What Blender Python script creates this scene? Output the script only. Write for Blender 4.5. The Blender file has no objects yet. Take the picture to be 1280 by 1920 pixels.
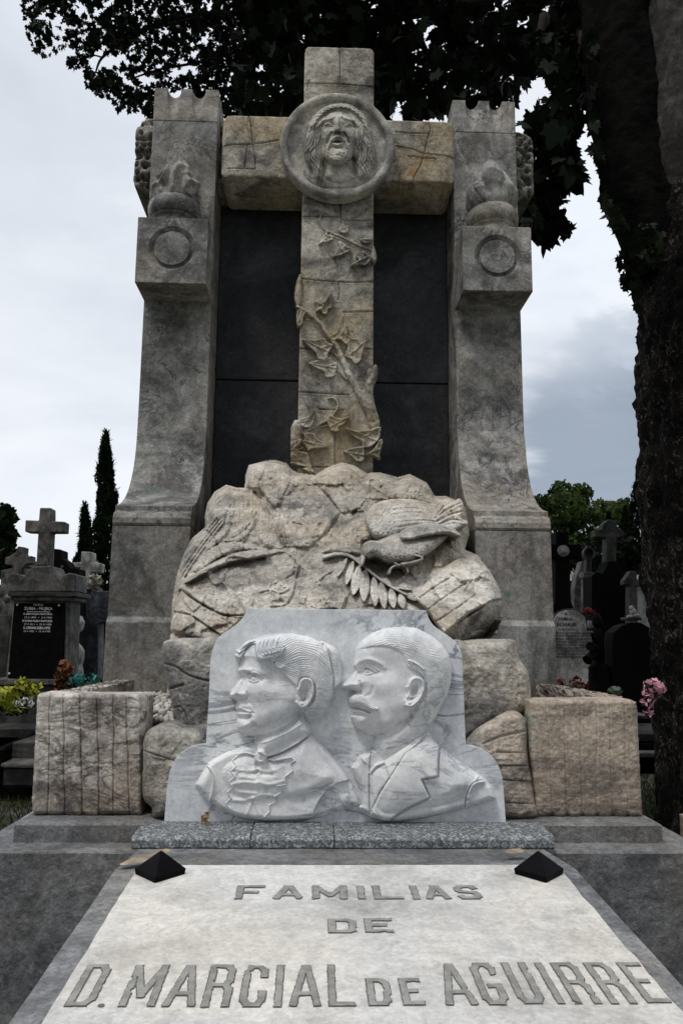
import bpy, bmesh, math, random
import numpy as np
from mathutils import Vector, Matrix
RD = math.radians
random.seed(7); np.random.seed(7)
SC = bpy.context.scene
COL = SC.collection

# ------------------------------------------------------------------ camera
FPX = 1493.33                        # focal length in photo pixels (28 mm lens)
PITCH, YAW, ROLL = .1586, .0341, .0092
CAM = np.array([-.1113, -3.0, 1.45])
FW = np.array([math.sin(YAW)*math.cos(PITCH), math.cos(YAW)*math.cos(PITCH), math.sin(PITCH)])
_r = np.cross(FW, [0, 0, 1]); _r /= np.linalg.norm(_r); _u = np.cross(_r, FW)
RT = math.cos(ROLL)*_r + math.sin(ROLL)*_u
UPV = -math.sin(ROLL)*_r + math.cos(ROLL)*_u
cam = bpy.data.cameras.new('camera'); camo = bpy.data.objects.new('camera', cam); COL.objects.link(camo)
camo.matrix_world = Matrix(((RT[0], UPV[0], -FW[0], CAM[0]), (RT[1], UPV[1], -FW[1], CAM[1]), (RT[2], UPV[2], -FW[2], CAM[2]), (0, 0, 0, 1)))
cam.sensor_fit = 'VERTICAL'; cam.sensor_height = 36; cam.lens = 36*FPX/1920
cam.clip_start = .05; cam.clip_end = 2000
SC.camera = camo

def ray(x, y):
    x = np.asarray(x, float); y = np.asarray(y, float)
    return FW + RT*((x-640)/FPX)[..., None] - UPV*((y-960)/FPX)[..., None]
def at(x, y, Y):                     # the world point seen at photo pixel x, y on the vertical plane Y
    d = ray(x, y); return CAM + d*((np.asarray(Y)-CAM[1])/d[..., 1])[..., None]
def atz(x, y, Z):
    d = ray(x, y); return CAM + d*((np.asarray(Z)-CAM[2])/d[..., 2])[..., None]

# ------------------------------------------------------------------ light
SC.view_settings.view_transform = 'Standard'; SC.view_settings.look = 'None'
SC.view_settings.exposure = 0.18; SC.view_settings.gamma = 1
SUN_EL, SUN_AZ = 62, 222             # sun behind the cloud, high and over the camera's left shoulder
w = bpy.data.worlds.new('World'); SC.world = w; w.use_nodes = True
nt = w.node_tree; nt.nodes.clear()
def N(t, **k):
    n = nt.nodes.new(t)
    for a, b in k.items(): setattr(n, a, b)
    return n
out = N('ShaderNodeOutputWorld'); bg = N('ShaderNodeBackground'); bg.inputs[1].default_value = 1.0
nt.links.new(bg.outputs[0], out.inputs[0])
sky = N('ShaderNodeTexSky', sky_type='NISHITA', sun_disc=False, sun_elevation=RD(SUN_EL), sun_rotation=RD(SUN_AZ))
sk = N('ShaderNodeVectorMath', operation='SCALE'); sk.inputs['Scale'].default_value = .1
nt.links.new(sky.outputs[0], sk.inputs[0])
tc = N('ShaderNodeTexCoord')
mp = N('ShaderNodeMapping'); mp.inputs['Scale'].default_value = (1, 1, 2.2); mp.inputs['Location'].default_value = (.3, .1, .2)
nt.links.new(tc.outputs['Generated'], mp.inputs[0])
no = N('ShaderNodeTexNoise'); no.inputs['Scale'].default_value = 2.6; no.inputs['Detail'].default_value = 8; no.inputs['Roughness'].default_value = .56; no.inputs['Distortion'].default_value = .35
nt.links.new(mp.outputs[0], no.inputs['Vector'])
cr = N('ShaderNodeValToRGB'); cr.color_ramp.elements[0].position = .28; cr.color_ramp.elements[1].position = .58
cr.color_ramp.elements[0].color = (.66, .70, .76, 1); cr.color_ramp.elements[1].color = (.84, .87, .92, 1)
nt.links.new(no.outputs['Fac'], cr.inputs[0])
# a darker rain cloud low on the right
def dirdot(px, py, lo, hi):
    d = ray(px, py); d = d/np.linalg.norm(d)
    dp = N('ShaderNodeVectorMath', operation='DOT_PRODUCT'); dp.inputs[1].default_value = tuple(d)
    ds = N('ShaderNodeVectorMath', operation='MULTIPLY_ADD')   # wobble the direction with the noise
    nt.links.new(tc.outputs['Generated'], ds.inputs[0]); ds.inputs[1].default_value = (1, 1, 1)
    wn = N('ShaderNodeVectorMath', operation='SCALE'); wn.inputs['Scale'].default_value = .11
    sb = N('ShaderNodeVectorMath', operation='SUBTRACT'); sb.inputs[1].default_value = (.5, .5, .5)
    nt.links.new(no.outputs['Color'], sb.inputs[0]); nt.links.new(sb.outputs[0], wn.inputs[0]); nt.links.new(wn.outputs[0], ds.inputs[2])
    nt.links.new(ds.outputs[0], dp.inputs[0])
    mr = N('ShaderNodeMapRange', interpolation_type='SMOOTHSTEP'); mr.inputs[1].default_value = lo; mr.inputs[2].default_value = hi
    nt.links.new(dp.outputs['Value'], mr.inputs[0]); return mr.outputs[0]
last = cr.outputs[0]
for px, py, lo, hi, amt, c in ((1180, 800, .985, .9985, .88, (.20, .255, .33, 1)), (1020, 700, .985, .999, .3, (.42, .47, .56, 1)), (60, 210, .985, .9995, .25, (.5, .54, .62, 1)), (1100, 480, .985, .9995, .45, (.80, .85, .93, 1))):
    f = dirdot(px, py, lo, hi); mu = N('ShaderNodeMath', operation='MULTIPLY'); mu.inputs[1].default_value = amt; nt.links.new(f, mu.inputs[0])
    mx = N('ShaderNodeMix', data_type='RGBA'); nt.links.new(mu.outputs[0], mx.inputs[0]); nt.links.new(last, mx.inputs[6]); mx.inputs[7].default_value = c
    last = mx.outputs[2]
mx = N('ShaderNodeMix', data_type='RGBA'); mx.inputs[0].default_value = .93
nt.links.new(sk.outputs[0], mx.inputs[6]); nt.links.new(last, mx.inputs[7])
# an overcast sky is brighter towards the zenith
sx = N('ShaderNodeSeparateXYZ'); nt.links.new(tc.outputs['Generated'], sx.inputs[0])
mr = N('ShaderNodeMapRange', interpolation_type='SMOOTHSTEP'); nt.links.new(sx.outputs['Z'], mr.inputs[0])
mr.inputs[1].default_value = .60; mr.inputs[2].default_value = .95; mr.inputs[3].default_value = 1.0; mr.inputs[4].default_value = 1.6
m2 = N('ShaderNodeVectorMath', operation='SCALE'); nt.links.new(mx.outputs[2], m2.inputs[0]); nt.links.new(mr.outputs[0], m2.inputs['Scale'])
# added dimming of the unseen sky behind the viewer, for more overhead light
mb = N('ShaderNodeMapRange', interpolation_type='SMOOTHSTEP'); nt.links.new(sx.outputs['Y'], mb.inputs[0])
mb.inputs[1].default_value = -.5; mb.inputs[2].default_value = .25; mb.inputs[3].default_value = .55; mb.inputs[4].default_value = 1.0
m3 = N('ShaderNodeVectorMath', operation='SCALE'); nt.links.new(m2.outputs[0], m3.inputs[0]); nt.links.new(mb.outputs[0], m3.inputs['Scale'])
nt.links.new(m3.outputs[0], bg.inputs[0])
sl = bpy.data.lights.new('sun', 'SUN'); sl.energy = 1.45; sl.angle = RD(14); sl.color = (1, .965, .91)
so = bpy.data.objects.new('sun', sl); COL.objects.link(so)
def sun_dir(el, az): return Vector((math.sin(az)*math.cos(el), math.cos(az)*math.cos(el), math.sin(el)))
so.rotation_euler = sun_dir(RD(SUN_EL), RD(SUN_AZ)).to_track_quat('Z', 'Y').to_euler()

# ------------------------------------------------------------------ objects, tags
def thing(name, label, cat, loc=(0, 0, 0), group=None, kind=None):
    o = bpy.data.objects.new(name, None); COL.objects.link(o); o.location = loc; o.empty_display_size = .2
    o['label'] = label; o['category'] = cat
    if group: o['group'] = group
    if kind: o['kind'] = kind
    return o
def tag(o, label, cat=None, group=None, kind=None):
    o['label'] = label
    if cat: o['category'] = cat
    if group: o['group'] = group
    if kind: o['kind'] = kind
    return o
def link(name, me, m, parent=None, smooth=False):
    o = bpy.data.objects.new(name, me); COL.objects.link(o)
    if m: me.materials.append(m)
    if smooth: me.polygons.foreach_set('use_smooth', [True]*len(me.polygons))
    if parent:
        o.parent = parent; bpy.context.view_layer.update(); o.matrix_parent_inverse = parent.matrix_world.inverted()
    return o
def copy_tree(o, parent=None):
    c = o.copy(); COL.objects.link(c); c.parent = parent
    for ch in o.children: copy_tree(ch, c)
    return c

# ------------------------------------------------------------------ materials
MATS = {}
def mat(name):
    m = bpy.data.materials.new(name); m.use_nodes = True; n = m.node_tree; n.nodes.clear()
    o = n.nodes.new('ShaderNodeOutputMaterial'); b = n.nodes.new('ShaderNodeBsdfPrincipled'); n.links.new(b.outputs[0], o.inputs[0])
    MATS[name] = m; return m, n, b
def nn(n, t, **k):
    x = n.nodes.new(t)
    for a, b in k.items(): setattr(x, a, b)
    return x
def noise(n, vec, scale, detail=6, rough=.6, dist=0., map_scale=None, loc=(0, 0, 0)):
    if map_scale or loc != (0, 0, 0):
        mp = nn(n, 'ShaderNodeMapping'); mp.inputs['Scale'].default_value = map_scale or (1, 1, 1); mp.inputs['Location'].default_value = loc
        n.links.new(vec, mp.inputs[0]); vec = mp.outputs[0]
    x = nn(n, 'ShaderNodeTexNoise'); x.inputs['Scale'].default_value = scale; x.inputs['Detail'].default_value = detail
    x.inputs['Roughness'].default_value = rough; x.inputs['Distortion'].default_value = dist
    n.links.new(vec, x.inputs['Vector']); return x.outputs['Fac']
def rng(n, v, a, b, c=0., d=1., smooth=True):
    m = nn(n, 'ShaderNodeMapRange'); m.interpolation_type = 'SMOOTHSTEP' if smooth else 'LINEAR'
    for i, q in enumerate((a, b, c, d)): m.inputs[i+1].default_value = q
    n.links.new(v, m.inputs[0]); return m.outputs[0]
def mixc(n, f, a, b, mode='MIX'):
    m = nn(n, 'ShaderNodeMix', data_type='RGBA', blend_type=mode)
    for sock, q in ((m.inputs[0], f), (m.inputs[6], a), (m.inputs[7], b)):
        if hasattr(q, 'links'): n.links.new(q, sock)
        elif isinstance(q, (int, float)): sock.default_value = q
        else: sock.default_value = (*q, 1) if len(q) == 3 else q
    return m.outputs[2]
def math_(n, op, a, b=0.):
    m = nn(n, 'ShaderNodeMath', operation=op)
    for s, q in ((m.inputs[0], a), (m.inputs[1], b)):
        if hasattr(q, 'links'): n.links.new(q, s)
        else: s.default_value = q
    return m.outputs[0]

def stone(name, light, mid, dark, s=3., warm=None, warm_amt=.5, vein=None, vein_amt=.5, vein_scale=2.5, vein_map=(1, 1, 1), speck=.25, streak=.3,
          rough=.75, bump=.25, seed=0., lichen=None, lichen_amt=0., mott=(.40, .60), horiz=0., grain=.25):
    m, n, b = mat(name)
    vec = nn(n, 'ShaderNodeTexCoord').outputs['Object']; L = (seed*3.1, seed*1.7, seed*2.3)
    a1 = noise(n, vec, s, 9, .68, .6, None, L)
    c = mixc(n, rng(n, a1, mott[0], mott[1]), dark, mid)
    a2 = noise(n, vec, s*.45, 6, .6, .9, None, (L[0]+5, L[1], L[2]+2))
    c = mixc(n, rng(n, a2, .45, .66), c, light)
    if warm:
        a3 = noise(n, vec, s*.32, 5, .55, .5, None, (L[0], L[1]+7, L[2]))
        c = mixc(n, math_(n, 'MULTIPLY', rng(n, a3, .46, .62), warm_amt), c, warm)
    if streak:
        a4 = noise(n, vec, 9., 6, .65, .3, (1, 1, .12), L)
        c = mixc(n, math_(n, 'MULTIPLY', rng(n, a4, .5, .72), streak), c, tuple(q*.5 for q in dark))
    if horiz:
        a4 = noise(n, vec, 5., 7, .65, .5, (.35, .35, 2.2), L)
        c = mixc(n, math_(n, 'MULTIPLY', rng(n, a4, .5, .7), horiz), c, tuple(q*.7 for q in dark))
    if vein:
        v1 = noise(n, vec, vein_scale, 8, .62, 1.4, vein_map, L)
        v = rng(n, math_(n, 'ABSOLUTE', math_(n, 'SUBTRACT', v1, .5)), .0, .035, 1., 0.)
        v2 = noise(n, vec, vein_scale*.8, 3, .5, 0, None, (9, L[0], 3))
        v = math_(n, 'MULTIPLY', v, rng(n, v2, .42, .6))
        c = mixc(n, math_(n, 'MULTIPLY', v, vein_amt), c, vein)
    sp = noise(n, vec, 130., 3, .7)
    c = mixc(n, math_(n, 'MULTIPLY', rng(n, sp, .52, .72), speck), c, tuple(q*.35 for q in dark))
    sp2 = noise(n, vec, 26., 5, .75, .4)
    c = mixc(n, math_(n, 'MULTIPLY', rng(n, sp2, .54, .68), speck*1.3), c, tuple(q*.45 for q in dark))
    sp3 = noise(n, vec, 34., 4, .7, .3, None, (4, 8, 1))
    c = mixc(n, math_(n, 'MULTIPLY', rng(n, sp3, .56, .7), speck*1.0), c, tuple(min(.9, q*1.35) for q in light))
    if lichen:
        a5 = noise(n, vec, 3.2, 5, .6, .8, None, (2, L[1], 9))
        c = mixc(n, math_(n, 'MULTIPLY', rng(n, a5, .58, .68), lichen_amt), c, lichen)
    g1 = rng(n, noise(n, vec, 75., 5, .7, .2), .34, .66, 1-grain, 1+grain*.7); g2 = rng(n, noise(n, vec, 19., 6, .7, .5, None, (1, L[2], 6)), .36, .64, 1-grain*.9, 1+grain*.6)
    vm = nn(n, 'ShaderNodeVectorMath', operation='SCALE'); n.links.new(c, vm.inputs[0]); n.links.new(math_(n, 'MULTIPLY', g1, g2), vm.inputs['Scale']); c = vm.outputs[0]
    n.links.new(c, b.inputs['Base Color'])
    b.inputs['Roughness'].default_value = rough; b.inputs['Specular IOR Level'].default_value = .3
    f1 = noise(n, vec, 60., 6, .7); f2 = noise(n, vec, 14., 6, .65, .4)
    h = math_(n, 'ADD', math_(n, 'MULTIPLY', f1, .35), f2)
    bp = nn(n, 'ShaderNodeBump'); bp.inputs['Strength'].default_value = bump; bp.inputs['Distance'].default_value = .02
    n.links.new(h, bp.inputs['Height']); n.links.new(bp.outputs[0], b.inputs['Normal'])
    return m
def stain(m, p, r_, col, amt):                    # a mineral stain of its own place and colour
    n = m.node_tree; b = [q for q in n.nodes if q.type == 'BSDF_PRINCIPLED'][0]; src = b.inputs['Base Color'].links[0].from_socket; vec = nn(n, 'ShaderNodeTexCoord').outputs['Object']
    d = nn(n, 'ShaderNodeVectorMath', operation='DISTANCE'); n.links.new(vec, d.inputs[0]); d.inputs[1].default_value = tuple(map(float, p))
    f = math_(n, 'ADD', d.outputs['Value'], math_(n, 'MULTIPLY', noise(n, vec, 14., 5, .7), r_*1.3)); f = rng(n, f, r_*1.5, r_*.55)
    n.links.new(mixc(n, math_(n, 'MULTIPLY', f, amt), src, col), b.inputs['Base Color'])
def plain(name, col, rough=.7, var=.3, scale=8., bump=.3, spec=.3, metal=0., dist=.01, coat=0.):
    m, n, b = mat(name); vec = nn(n, 'ShaderNodeTexCoord').outputs['Object']
    a = noise(n, vec, scale, 6, .65, .4)
    c = mixc(n, rng(n, a, .35, .65), tuple(q*(1-var) for q in col), tuple(min(1, q*(1+var)) for q in col))
    n.links.new(c, b.inputs['Base Color']); b.inputs['Roughness'].default_value = rough
    b.inputs['Specular IOR Level'].default_value = spec; b.inputs['Metallic'].default_value = metal; b.inputs['Coat Weight'].default_value = coat
    bp = nn(n, 'ShaderNodeBump'); bp.inputs['Strength'].default_value = bump; bp.inputs['Distance'].default_value = dist
    n.links.new(noise(n, vec, scale*5, 5, .7), bp.inputs['Height']); n.links.new(bp.outputs[0], b.inputs['Normal'])
    return m

M_PIL = stone('grey_marble', (0.426, 0.420, 0.402), (0.267, 0.262, 0.244), (0.099, 0.097, 0.093), 4.2, warm=(.33, .29, .23), warm_amt=.35, vein=(.05, .05, .055), vein_amt=.85, vein_scale=5., streak=.4, seed=1, lichen=(.13, .19, .17), lichen_amt=.3)
M_PIL2 = stone('weathered_grey_marble', (0.470, 0.457, 0.431), (0.287, 0.280, 0.262), (0.100, 0.097, 0.094), 4.8, warm=(.37, .32, .25), warm_amt=.5, vein=(.05, .05, .06), vein_amt=.85, vein_scale=5., streak=.3, seed=2.4)
M_BASE = stone('base_marble', (0.359, 0.354, 0.338), (0.217, 0.214, 0.202), (0.075, 0.074, 0.070), 3.6, warm=(.27, .23, .19), warm_amt=.4, vein=(.08, .05, .045), vein_amt=.5, vein_scale=3., streak=.45, seed=3.3)
M_CROSS = stone('warm_cross_marble', (0.596, 0.555, 0.473), (0.376, 0.344, 0.284), (0.115, 0.108, 0.097), 5., warm=(.46, .36, .21), warm_amt=.6, vein=(.07, .065, .06), vein_amt=.6, vein_scale=5., streak=.2, seed=5.1, bump=.45)
M_MED = stone('medallion_marble', (0.586, 0.555, 0.488), (0.439, 0.421, 0.366), (0.207, 0.201, 0.189), 6., warm=(.42, .36, .26), warm_amt=.4, vein=(.1, .1, .1), vein_amt=.3, streak=.1, seed=6.2, bump=.3)
M_ROCK = stone('carved_rock_marble', (0.681, 0.639, 0.572), (0.449, 0.415, 0.362), (0.156, 0.148, 0.136), 5., warm=(.52, .43, .31), warm_amt=.5, vein=(.12, .11, .11), vein_amt=.4, vein_scale=4., streak=.12, seed=7.7, bump=.6, mott=(.33, .58))
M_BIRD = stone('pale_carved_marble', (0.613, 0.585, 0.537), (0.477, 0.453, 0.412), (0.258, 0.244, 0.223), 6., warm=(.55, .46, .35), warm_amt=.5, vein=(.14, .13, .13), vein_amt=.3, streak=.08, seed=8.8, bump=.5)
M_BOUL = stone('boulder_marble', (0.591, 0.564, 0.508), (0.380, 0.359, 0.321), (0.134, 0.131, 0.127), 3.4, warm=(.46, .37, .27), warm_amt=.5, vein=(.09, .09, .1), vein_amt=.5, vein_scale=3., streak=.2, seed=9.9, bump=.6, lichen=(.22, .30, .27), lichen_amt=.35)
M_PLANT = stone('planter_marble', (0.689, 0.635, 0.572), (0.421, 0.378, 0.335), (0.140, 0.125, 0.117), 3., warm=(.42, .33, .25), warm_amt=.6, vein=(.09, .075, .07), vein_amt=.8, vein_scale=3., vein_map=(.6, 1, 2.2), streak=.0, seed=4.2, bump=.5, horiz=.85)
M_PLANT2 = stone('planter_marble_tan', (0.593, 0.528, 0.453), (0.375, 0.326, 0.277), (0.155, 0.137, 0.125), 3., warm=(.43, .34, .26), warm_amt=.7, vein=(.10, .085, .08), vein_amt=.75, vein_scale=3.5, vein_map=(.6, 1, 2.2), streak=.0, seed=12.2, bump=.5, horiz=.7)
M_WHITE = stone('white_plaque_marble', (0.829, 0.840, 0.846), (0.728, 0.745, 0.767), (0.515, 0.549, 0.594), 5., vein=(.16, .18, .22), vein_amt=.8, vein_scale=2.6, vein_map=(.7, 1, 2.0), speck=.16, grain=.09, horiz=.22, streak=.0, rough=.55, bump=.08, seed=14.1, mott=(.3, .55))
M_BUST = stone('white_bust_marble', (0.851, 0.851, 0.840), (0.762, 0.767, 0.773), (0.549, 0.577, 0.610), 6., vein=(.24, .27, .32), vein_amt=.6, vein_scale=4., vein_map=(.8, 1, 2.2), speck=.14, grain=.08, horiz=.2, streak=.0, rough=.5, bump=.07, seed=15.6, mott=(.3, .55))
M_SLAB = stone('white_slab_marble', (0.641, 0.632, 0.610), (0.553, 0.544, 0.527), (0.369, 0.360, 0.347), 4.5, warm=(.72, .66, .56), warm_amt=.4, vein=(.36, .35, .34), vein_amt=.25, vein_scale=3., speck=.2, grain=.12, streak=.0, rough=.6, bump=.1, seed=17.6, mott=(.32, .56))
M_STEP = stone('grey_step_stone', (0.248, 0.253, 0.257), (0.174, 0.176, 0.182), (0.104, 0.106, 0.112), 5., warm=(.24, .22, .19), warm_amt=.4, vein=(.05, .05, .055), vein_amt=.3, streak=.0, speck=.4, seed=19.1, bump=.5)
M_GRAN = plain('speckled_granite', (.2, .21, .22), .6, .2, 30, .5)
def granite():
    m, n, b = mat('speckled_grey_granite'); vec = nn(n, 'ShaderNodeTexCoord').outputs['Object']
    vo = nn(n, 'ShaderNodeTexVoronoi'); vo.inputs['Scale'].default_value = 190; n.links.new(vec, vo.inputs['Vector'])
    sp = nn(n, 'ShaderNodeSeparateColor'); n.links.new(vo.outputs['Color'], sp.inputs[0])
    c = mixc(n, rng(n, sp.outputs[0], .15, .85, smooth=False), (.05, .055, .06), (.44, .46, .47))
    c = mixc(n, rng(n, noise(n, vec, 60, 4, .7), .35, .65), (.09, .1, .105), c)
    n.links.new(c, b.inputs['Base Color']); b.inputs['Roughness'].default_value = .55
    bp = nn(n, 'ShaderNodeBump'); bp.inputs['Strength'].default_value = .5; bp.inputs['Distance'].default_value = .006
    n.links.new(noise(n, vec, 120, 5, .7), bp.inputs['Height']); n.links.new(bp.outputs[0], b.inputs['Normal']); return m
M_GRAN = granite()
M_SLATE = stone('dark_slate', (0.053, 0.055, 0.062), (0.033, 0.034, 0.037), (0.014, 0.015, 0.018), 3.5, vein=(.006, .006, .007), vein_amt=.5, speck=.3, streak=.3, seed=21, bump=.4, rough=.6)
M_PITTED = stone('pitted_limestone', (.40, .38, .33), (.25, .235, .205), (.09, .085, .078), 9., streak=.1, speck=.6, seed=22, bump=.9)
M_LEAD = plain('grey_inlay', (.27, .265, .245), .7, .22, 25, .4)
M_LETEDGE = plain('letter_cut', (.13, .125, .115), .8, .2, 20, .3)
M_BLACK = plain('black_polished_stone', (.003, .003, .004), .5, .3, 20, .02, spec=.05)
M_DSTONE = stone('dark_grave_stone', (.07, .067, .062), (.035, .034, .032), (.012, .0115, .011), 4., streak=.5, seed=24, bump=.5)
M_MSTONE = stone('grey_grave_stone', (.17, .163, .15), (.10, .095, .088), (.03, .029, .027), 7., streak=.4, seed=25, bump=.5)
M_LSTONE = stone('pale_grave_stone', (.48, .48, .46), (.33, .33, .315), (.14, .14, .135), 6., streak=.3, seed=26, bump=.5)
M_BGRAN = plain('black_granite', (.004, .004, .0045), .8, .3, 20, .02, spec=.04)
M_WLET = plain('white_lettering', (.62, .62, .60), .6, .1)
M_DLET = plain('dark_lettering', (.03, .03, .03), .8, .1)
stain(M_CROSS, at(772, 322, 1.95), .085, (.36, .17, .045), .85); stain(M_CROSS, at(800, 300, 1.95), .12, (.40, .27, .12), .5); stain(M_CROSS, at(640, 800, 1.95), .30, (.42, .31, .15), .55); stain(M_CROSS, at(630, 640, 1.95), .16, (.40, .31, .17), .45)
stain(M_PLANT2, at(990, 1350, .0), .05, (.16, .27, .24), .8); stain(M_PLANT2, at(992, 1385, .0), .04, (.16, .27, .24), .8); stain(M_BASE, at(950, 1115, 1.56), .05, (.07, .16, .12), .8)
for p_, r_, a_ in (((-1.02, 2.06, 3.50), .22, .75), ((-.95, 2.06, 3.25), .17, .6), ((-1.1, 2.06, 3.38), .13, .5), ((-.9, 2.06, 3.0), .10, .4)): stain(M_PIL, p_, r_, (.055, .052, .045), a_)
for p_, r_, a_ in (((1.06, 2.08, 3.50), .24, .75), ((.95, 2.08, 3.2), .15, .5), ((1.12, 2.08, 2.8), .16, .35), ((-.93, 2.06, 5.0), .09, .5), ((1.0, 2.08, 4.95), .16, .4), ((-1.0, 2.06, 4.8), .16, .35), ((.93, 2.08, 4.6), .12, .4)): stain(M_PIL2, p_, r_, (.07, .07, .07), a_)
# ------------------------------------------------------------------ mesh tools
def mesh(name, vs, fs):
    me = bpy.data.meshes.new(name); me.from_pydata([tuple(map(float, v)) for v in vs], [], [tuple(map(int, f)) for f in fs]); me.update(); return me
def fast_mesh(name, V, F4):
    me = bpy.data.meshes.new(name); V = np.asarray(V, np.float32); F4 = np.asarray(F4, np.int32)
    me.vertices.add(len(V)); me.vertices.foreach_set('co', V.ravel())
    k = F4.shape[1]; me.loops.add(F4.size); me.loops.foreach_set('vertex_index', F4.ravel())
    me.polygons.add(len(F4)); me.polygons.foreach_set('loop_start', np.arange(len(F4), dtype=np.int32)*k)
    me.update(calc_edges=True); me.validate(); return me
def bmobj(name, bm, m, parent=None, smooth=False, bevel=0., seg=2, ang=35, sub=0, rough=0.):
    if rough:
        for v in bm.verts: v.co += Vector((random.uniform(-1, 1), random.uniform(-1, 1), random.uniform(-1, 1)))*rough
    bmesh.ops.recalc_face_normals(bm, faces=bm.faces)
    if bevel:
        ed = [e for e in bm.edges if len(e.link_faces) == 2 and e.calc_face_angle(0) > RD(ang)]
        bmesh.ops.bevel(bm, geom=ed, offset=bevel, segments=seg, affect='EDGES', profile=.6, clamp_overlap=True)
    me = bpy.data.meshes.new(name); bm.to_mesh(me); bm.free()
    return link(name, me, m, parent, smooth)
def box(bm, x0, x1, y0, y1, z0, z1):
    r = bmesh.ops.create_cube(bm, size=1)
    for v in r['verts']: v.co = Vector((x0+(v.co.x+.5)*(x1-x0), y0+(v.co.y+.5)*(y1-y0), z0+(v.co.z+.5)*(z1-z0)))
    return r['verts']
def rbox(name, b, m, parent=None, bevel=.006, cuts=6, amp=.002, chip=0.):     # a stone block with slightly uneven faces and worn edges
    bm = bmesh.new(); box(bm, *b)
    bmesh.ops.recalc_face_normals(bm, faces=bm.faces)
    bmesh.ops.bevel(bm, geom=bm.edges[:], offset=bevel, segments=2, affect='EDGES', profile=.6)
    bmesh.ops.subdivide_edges(bm, edges=[e for e in bm.edges if e.calc_length() > .08], cuts=cuts, use_grid_fill=True)
    for v in bm.verts: v.co += Vector((random.uniform(-1, 1), random.uniform(-1, 1), random.uniform(-1, 1)))*amp
    return bmobj(name, bm, m, parent)
def prism(bm, pts, y0, y1, axis='y'):            # pts (x, z) extruded along y, or (y, z) extruded along x
    f = (lambda p, t: (p[0], t, p[1])) if axis == 'y' else ((lambda p, t: (t, p[0], p[1])) if axis == 'x' else (lambda p, t: (p[0], p[1], t)))
    a = [bm.verts.new(f(p, y0)) for p in pts]; b = [bm.verts.new(f(p, y1)) for p in pts]; k = len(pts)
    bm.faces.new(a); bm.faces.new(b[::-1])
    for i in range(k): bm.faces.new((a[i], b[i], b[(i+1) % k], a[(i+1) % k]))
def lathe(bm, prof, cx, cy, seg=48, a0=0, a1=2*math.pi, fn=None):
    full = abs(a1-a0-2*math.pi) < 1e-6; ns = seg if full else seg+1; R = []
    for r, z in prof:
        row = []
        for i in range(ns):
            a = a0+(a1-a0)*i/seg; p = Vector((cx+r*math.cos(a), cy+r*math.sin(a), z))
            if fn: p = fn(p, a, r, z)
            row.append(bm.verts.new(p))
        R.append(row)
    for i in range(len(R)-1):
        for j in range(seg):
            k = (j+1) % ns; bm.faces.new((R[i][j], R[i][k], R[i+1][k], R[i+1][j]))
    if full:
        bm.faces.new(R[0][::-1]); bm.faces.new(R[-1])
def tube(bm, pts, radii, seg=8, cap=True):
    pts = [Vector(p) for p in pts]; rows = []
    for i, p in enumerate(pts):
        d = (pts[min(i+1, len(pts)-1)]-pts[max(i-1, 0)]).normalized()
        s = d.cross(Vector((0, 0, 1)));  s = s.normalized() if s.length > .05 else Vector((1, 0, 0)); t = s.cross(d).normalized()
        r = radii[i] if hasattr(radii, '__len__') else radii
        rows.append([bm.verts.new(p+(s*math.cos(2*math.pi*k/seg)+t*math.sin(2*math.pi*k/seg))*r) for k in range(seg)])
    for a, b in zip(rows, rows[1:]):
        for k in range(seg): bm.faces.new((a[k], a[(k+1) % seg], b[(k+1) % seg], b[k]))
    if cap: bm.faces.new(rows[0][::-1]); bm.faces.new(rows[-1])
def cut(o, cutters):                              # boolean difference, applied at once
    for c in cutters:
        md = o.modifiers.new('cut', 'BOOLEAN'); md.operation = 'DIFFERENCE'; md.object = c; md.solver = 'EXACT'
    bpy.context.view_layer.update()
    me = bpy.data.meshes.new_from_object(o.evaluated_get(bpy.context.evaluated_depsgraph_get()))
    o.modifiers.clear(); o.data = me
    for c in cutters: bpy.data.objects.remove(c)
def cutter(bm):
    bmesh.ops.recalc_face_normals(bm, faces=bm.faces); me = bpy.data.meshes.new('c'); bm.to_mesh(me); bm.free(); o = bpy.data.objects.new('c', me); COL.objects.link(o); return o

# ------------------------------------------------------------------ noise in numpy
def _lat(seed):
    return np.random.RandomState(seed).rand(256, 256)
_L = {}
def vnoise(u, v, seed=0):
    T = _L.setdefault(seed, _lat(seed)); iu = np.floor(u).astype(int); iv = np.floor(v).astype(int); fu = u-iu; fv = v-iv
    fu = fu*fu*(3-2*fu); fv = fv*fv*(3-2*fv); g = lambda a, b: T[a % 256, b % 256]
    return (g(iu, iv)*(1-fu)+g(iu+1, iv)*fu)*(1-fv)+(g(iu, iv+1)*(1-fu)+g(iu+1, iv+1)*fu)*fv
def fbm(u, v, sc, oc=4, seed=0, gain=.5, ridged=False):
    s = 0; a = 1; t = 0
    for i in range(oc):
        q = vnoise(u/sc*2**i+17*i, v/sc*2**i+31*i, seed+i)*2-1
        if ridged: q = 1-2*abs(q)
        s = s+a*q; t += a; a *= gain
    return s/t
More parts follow.
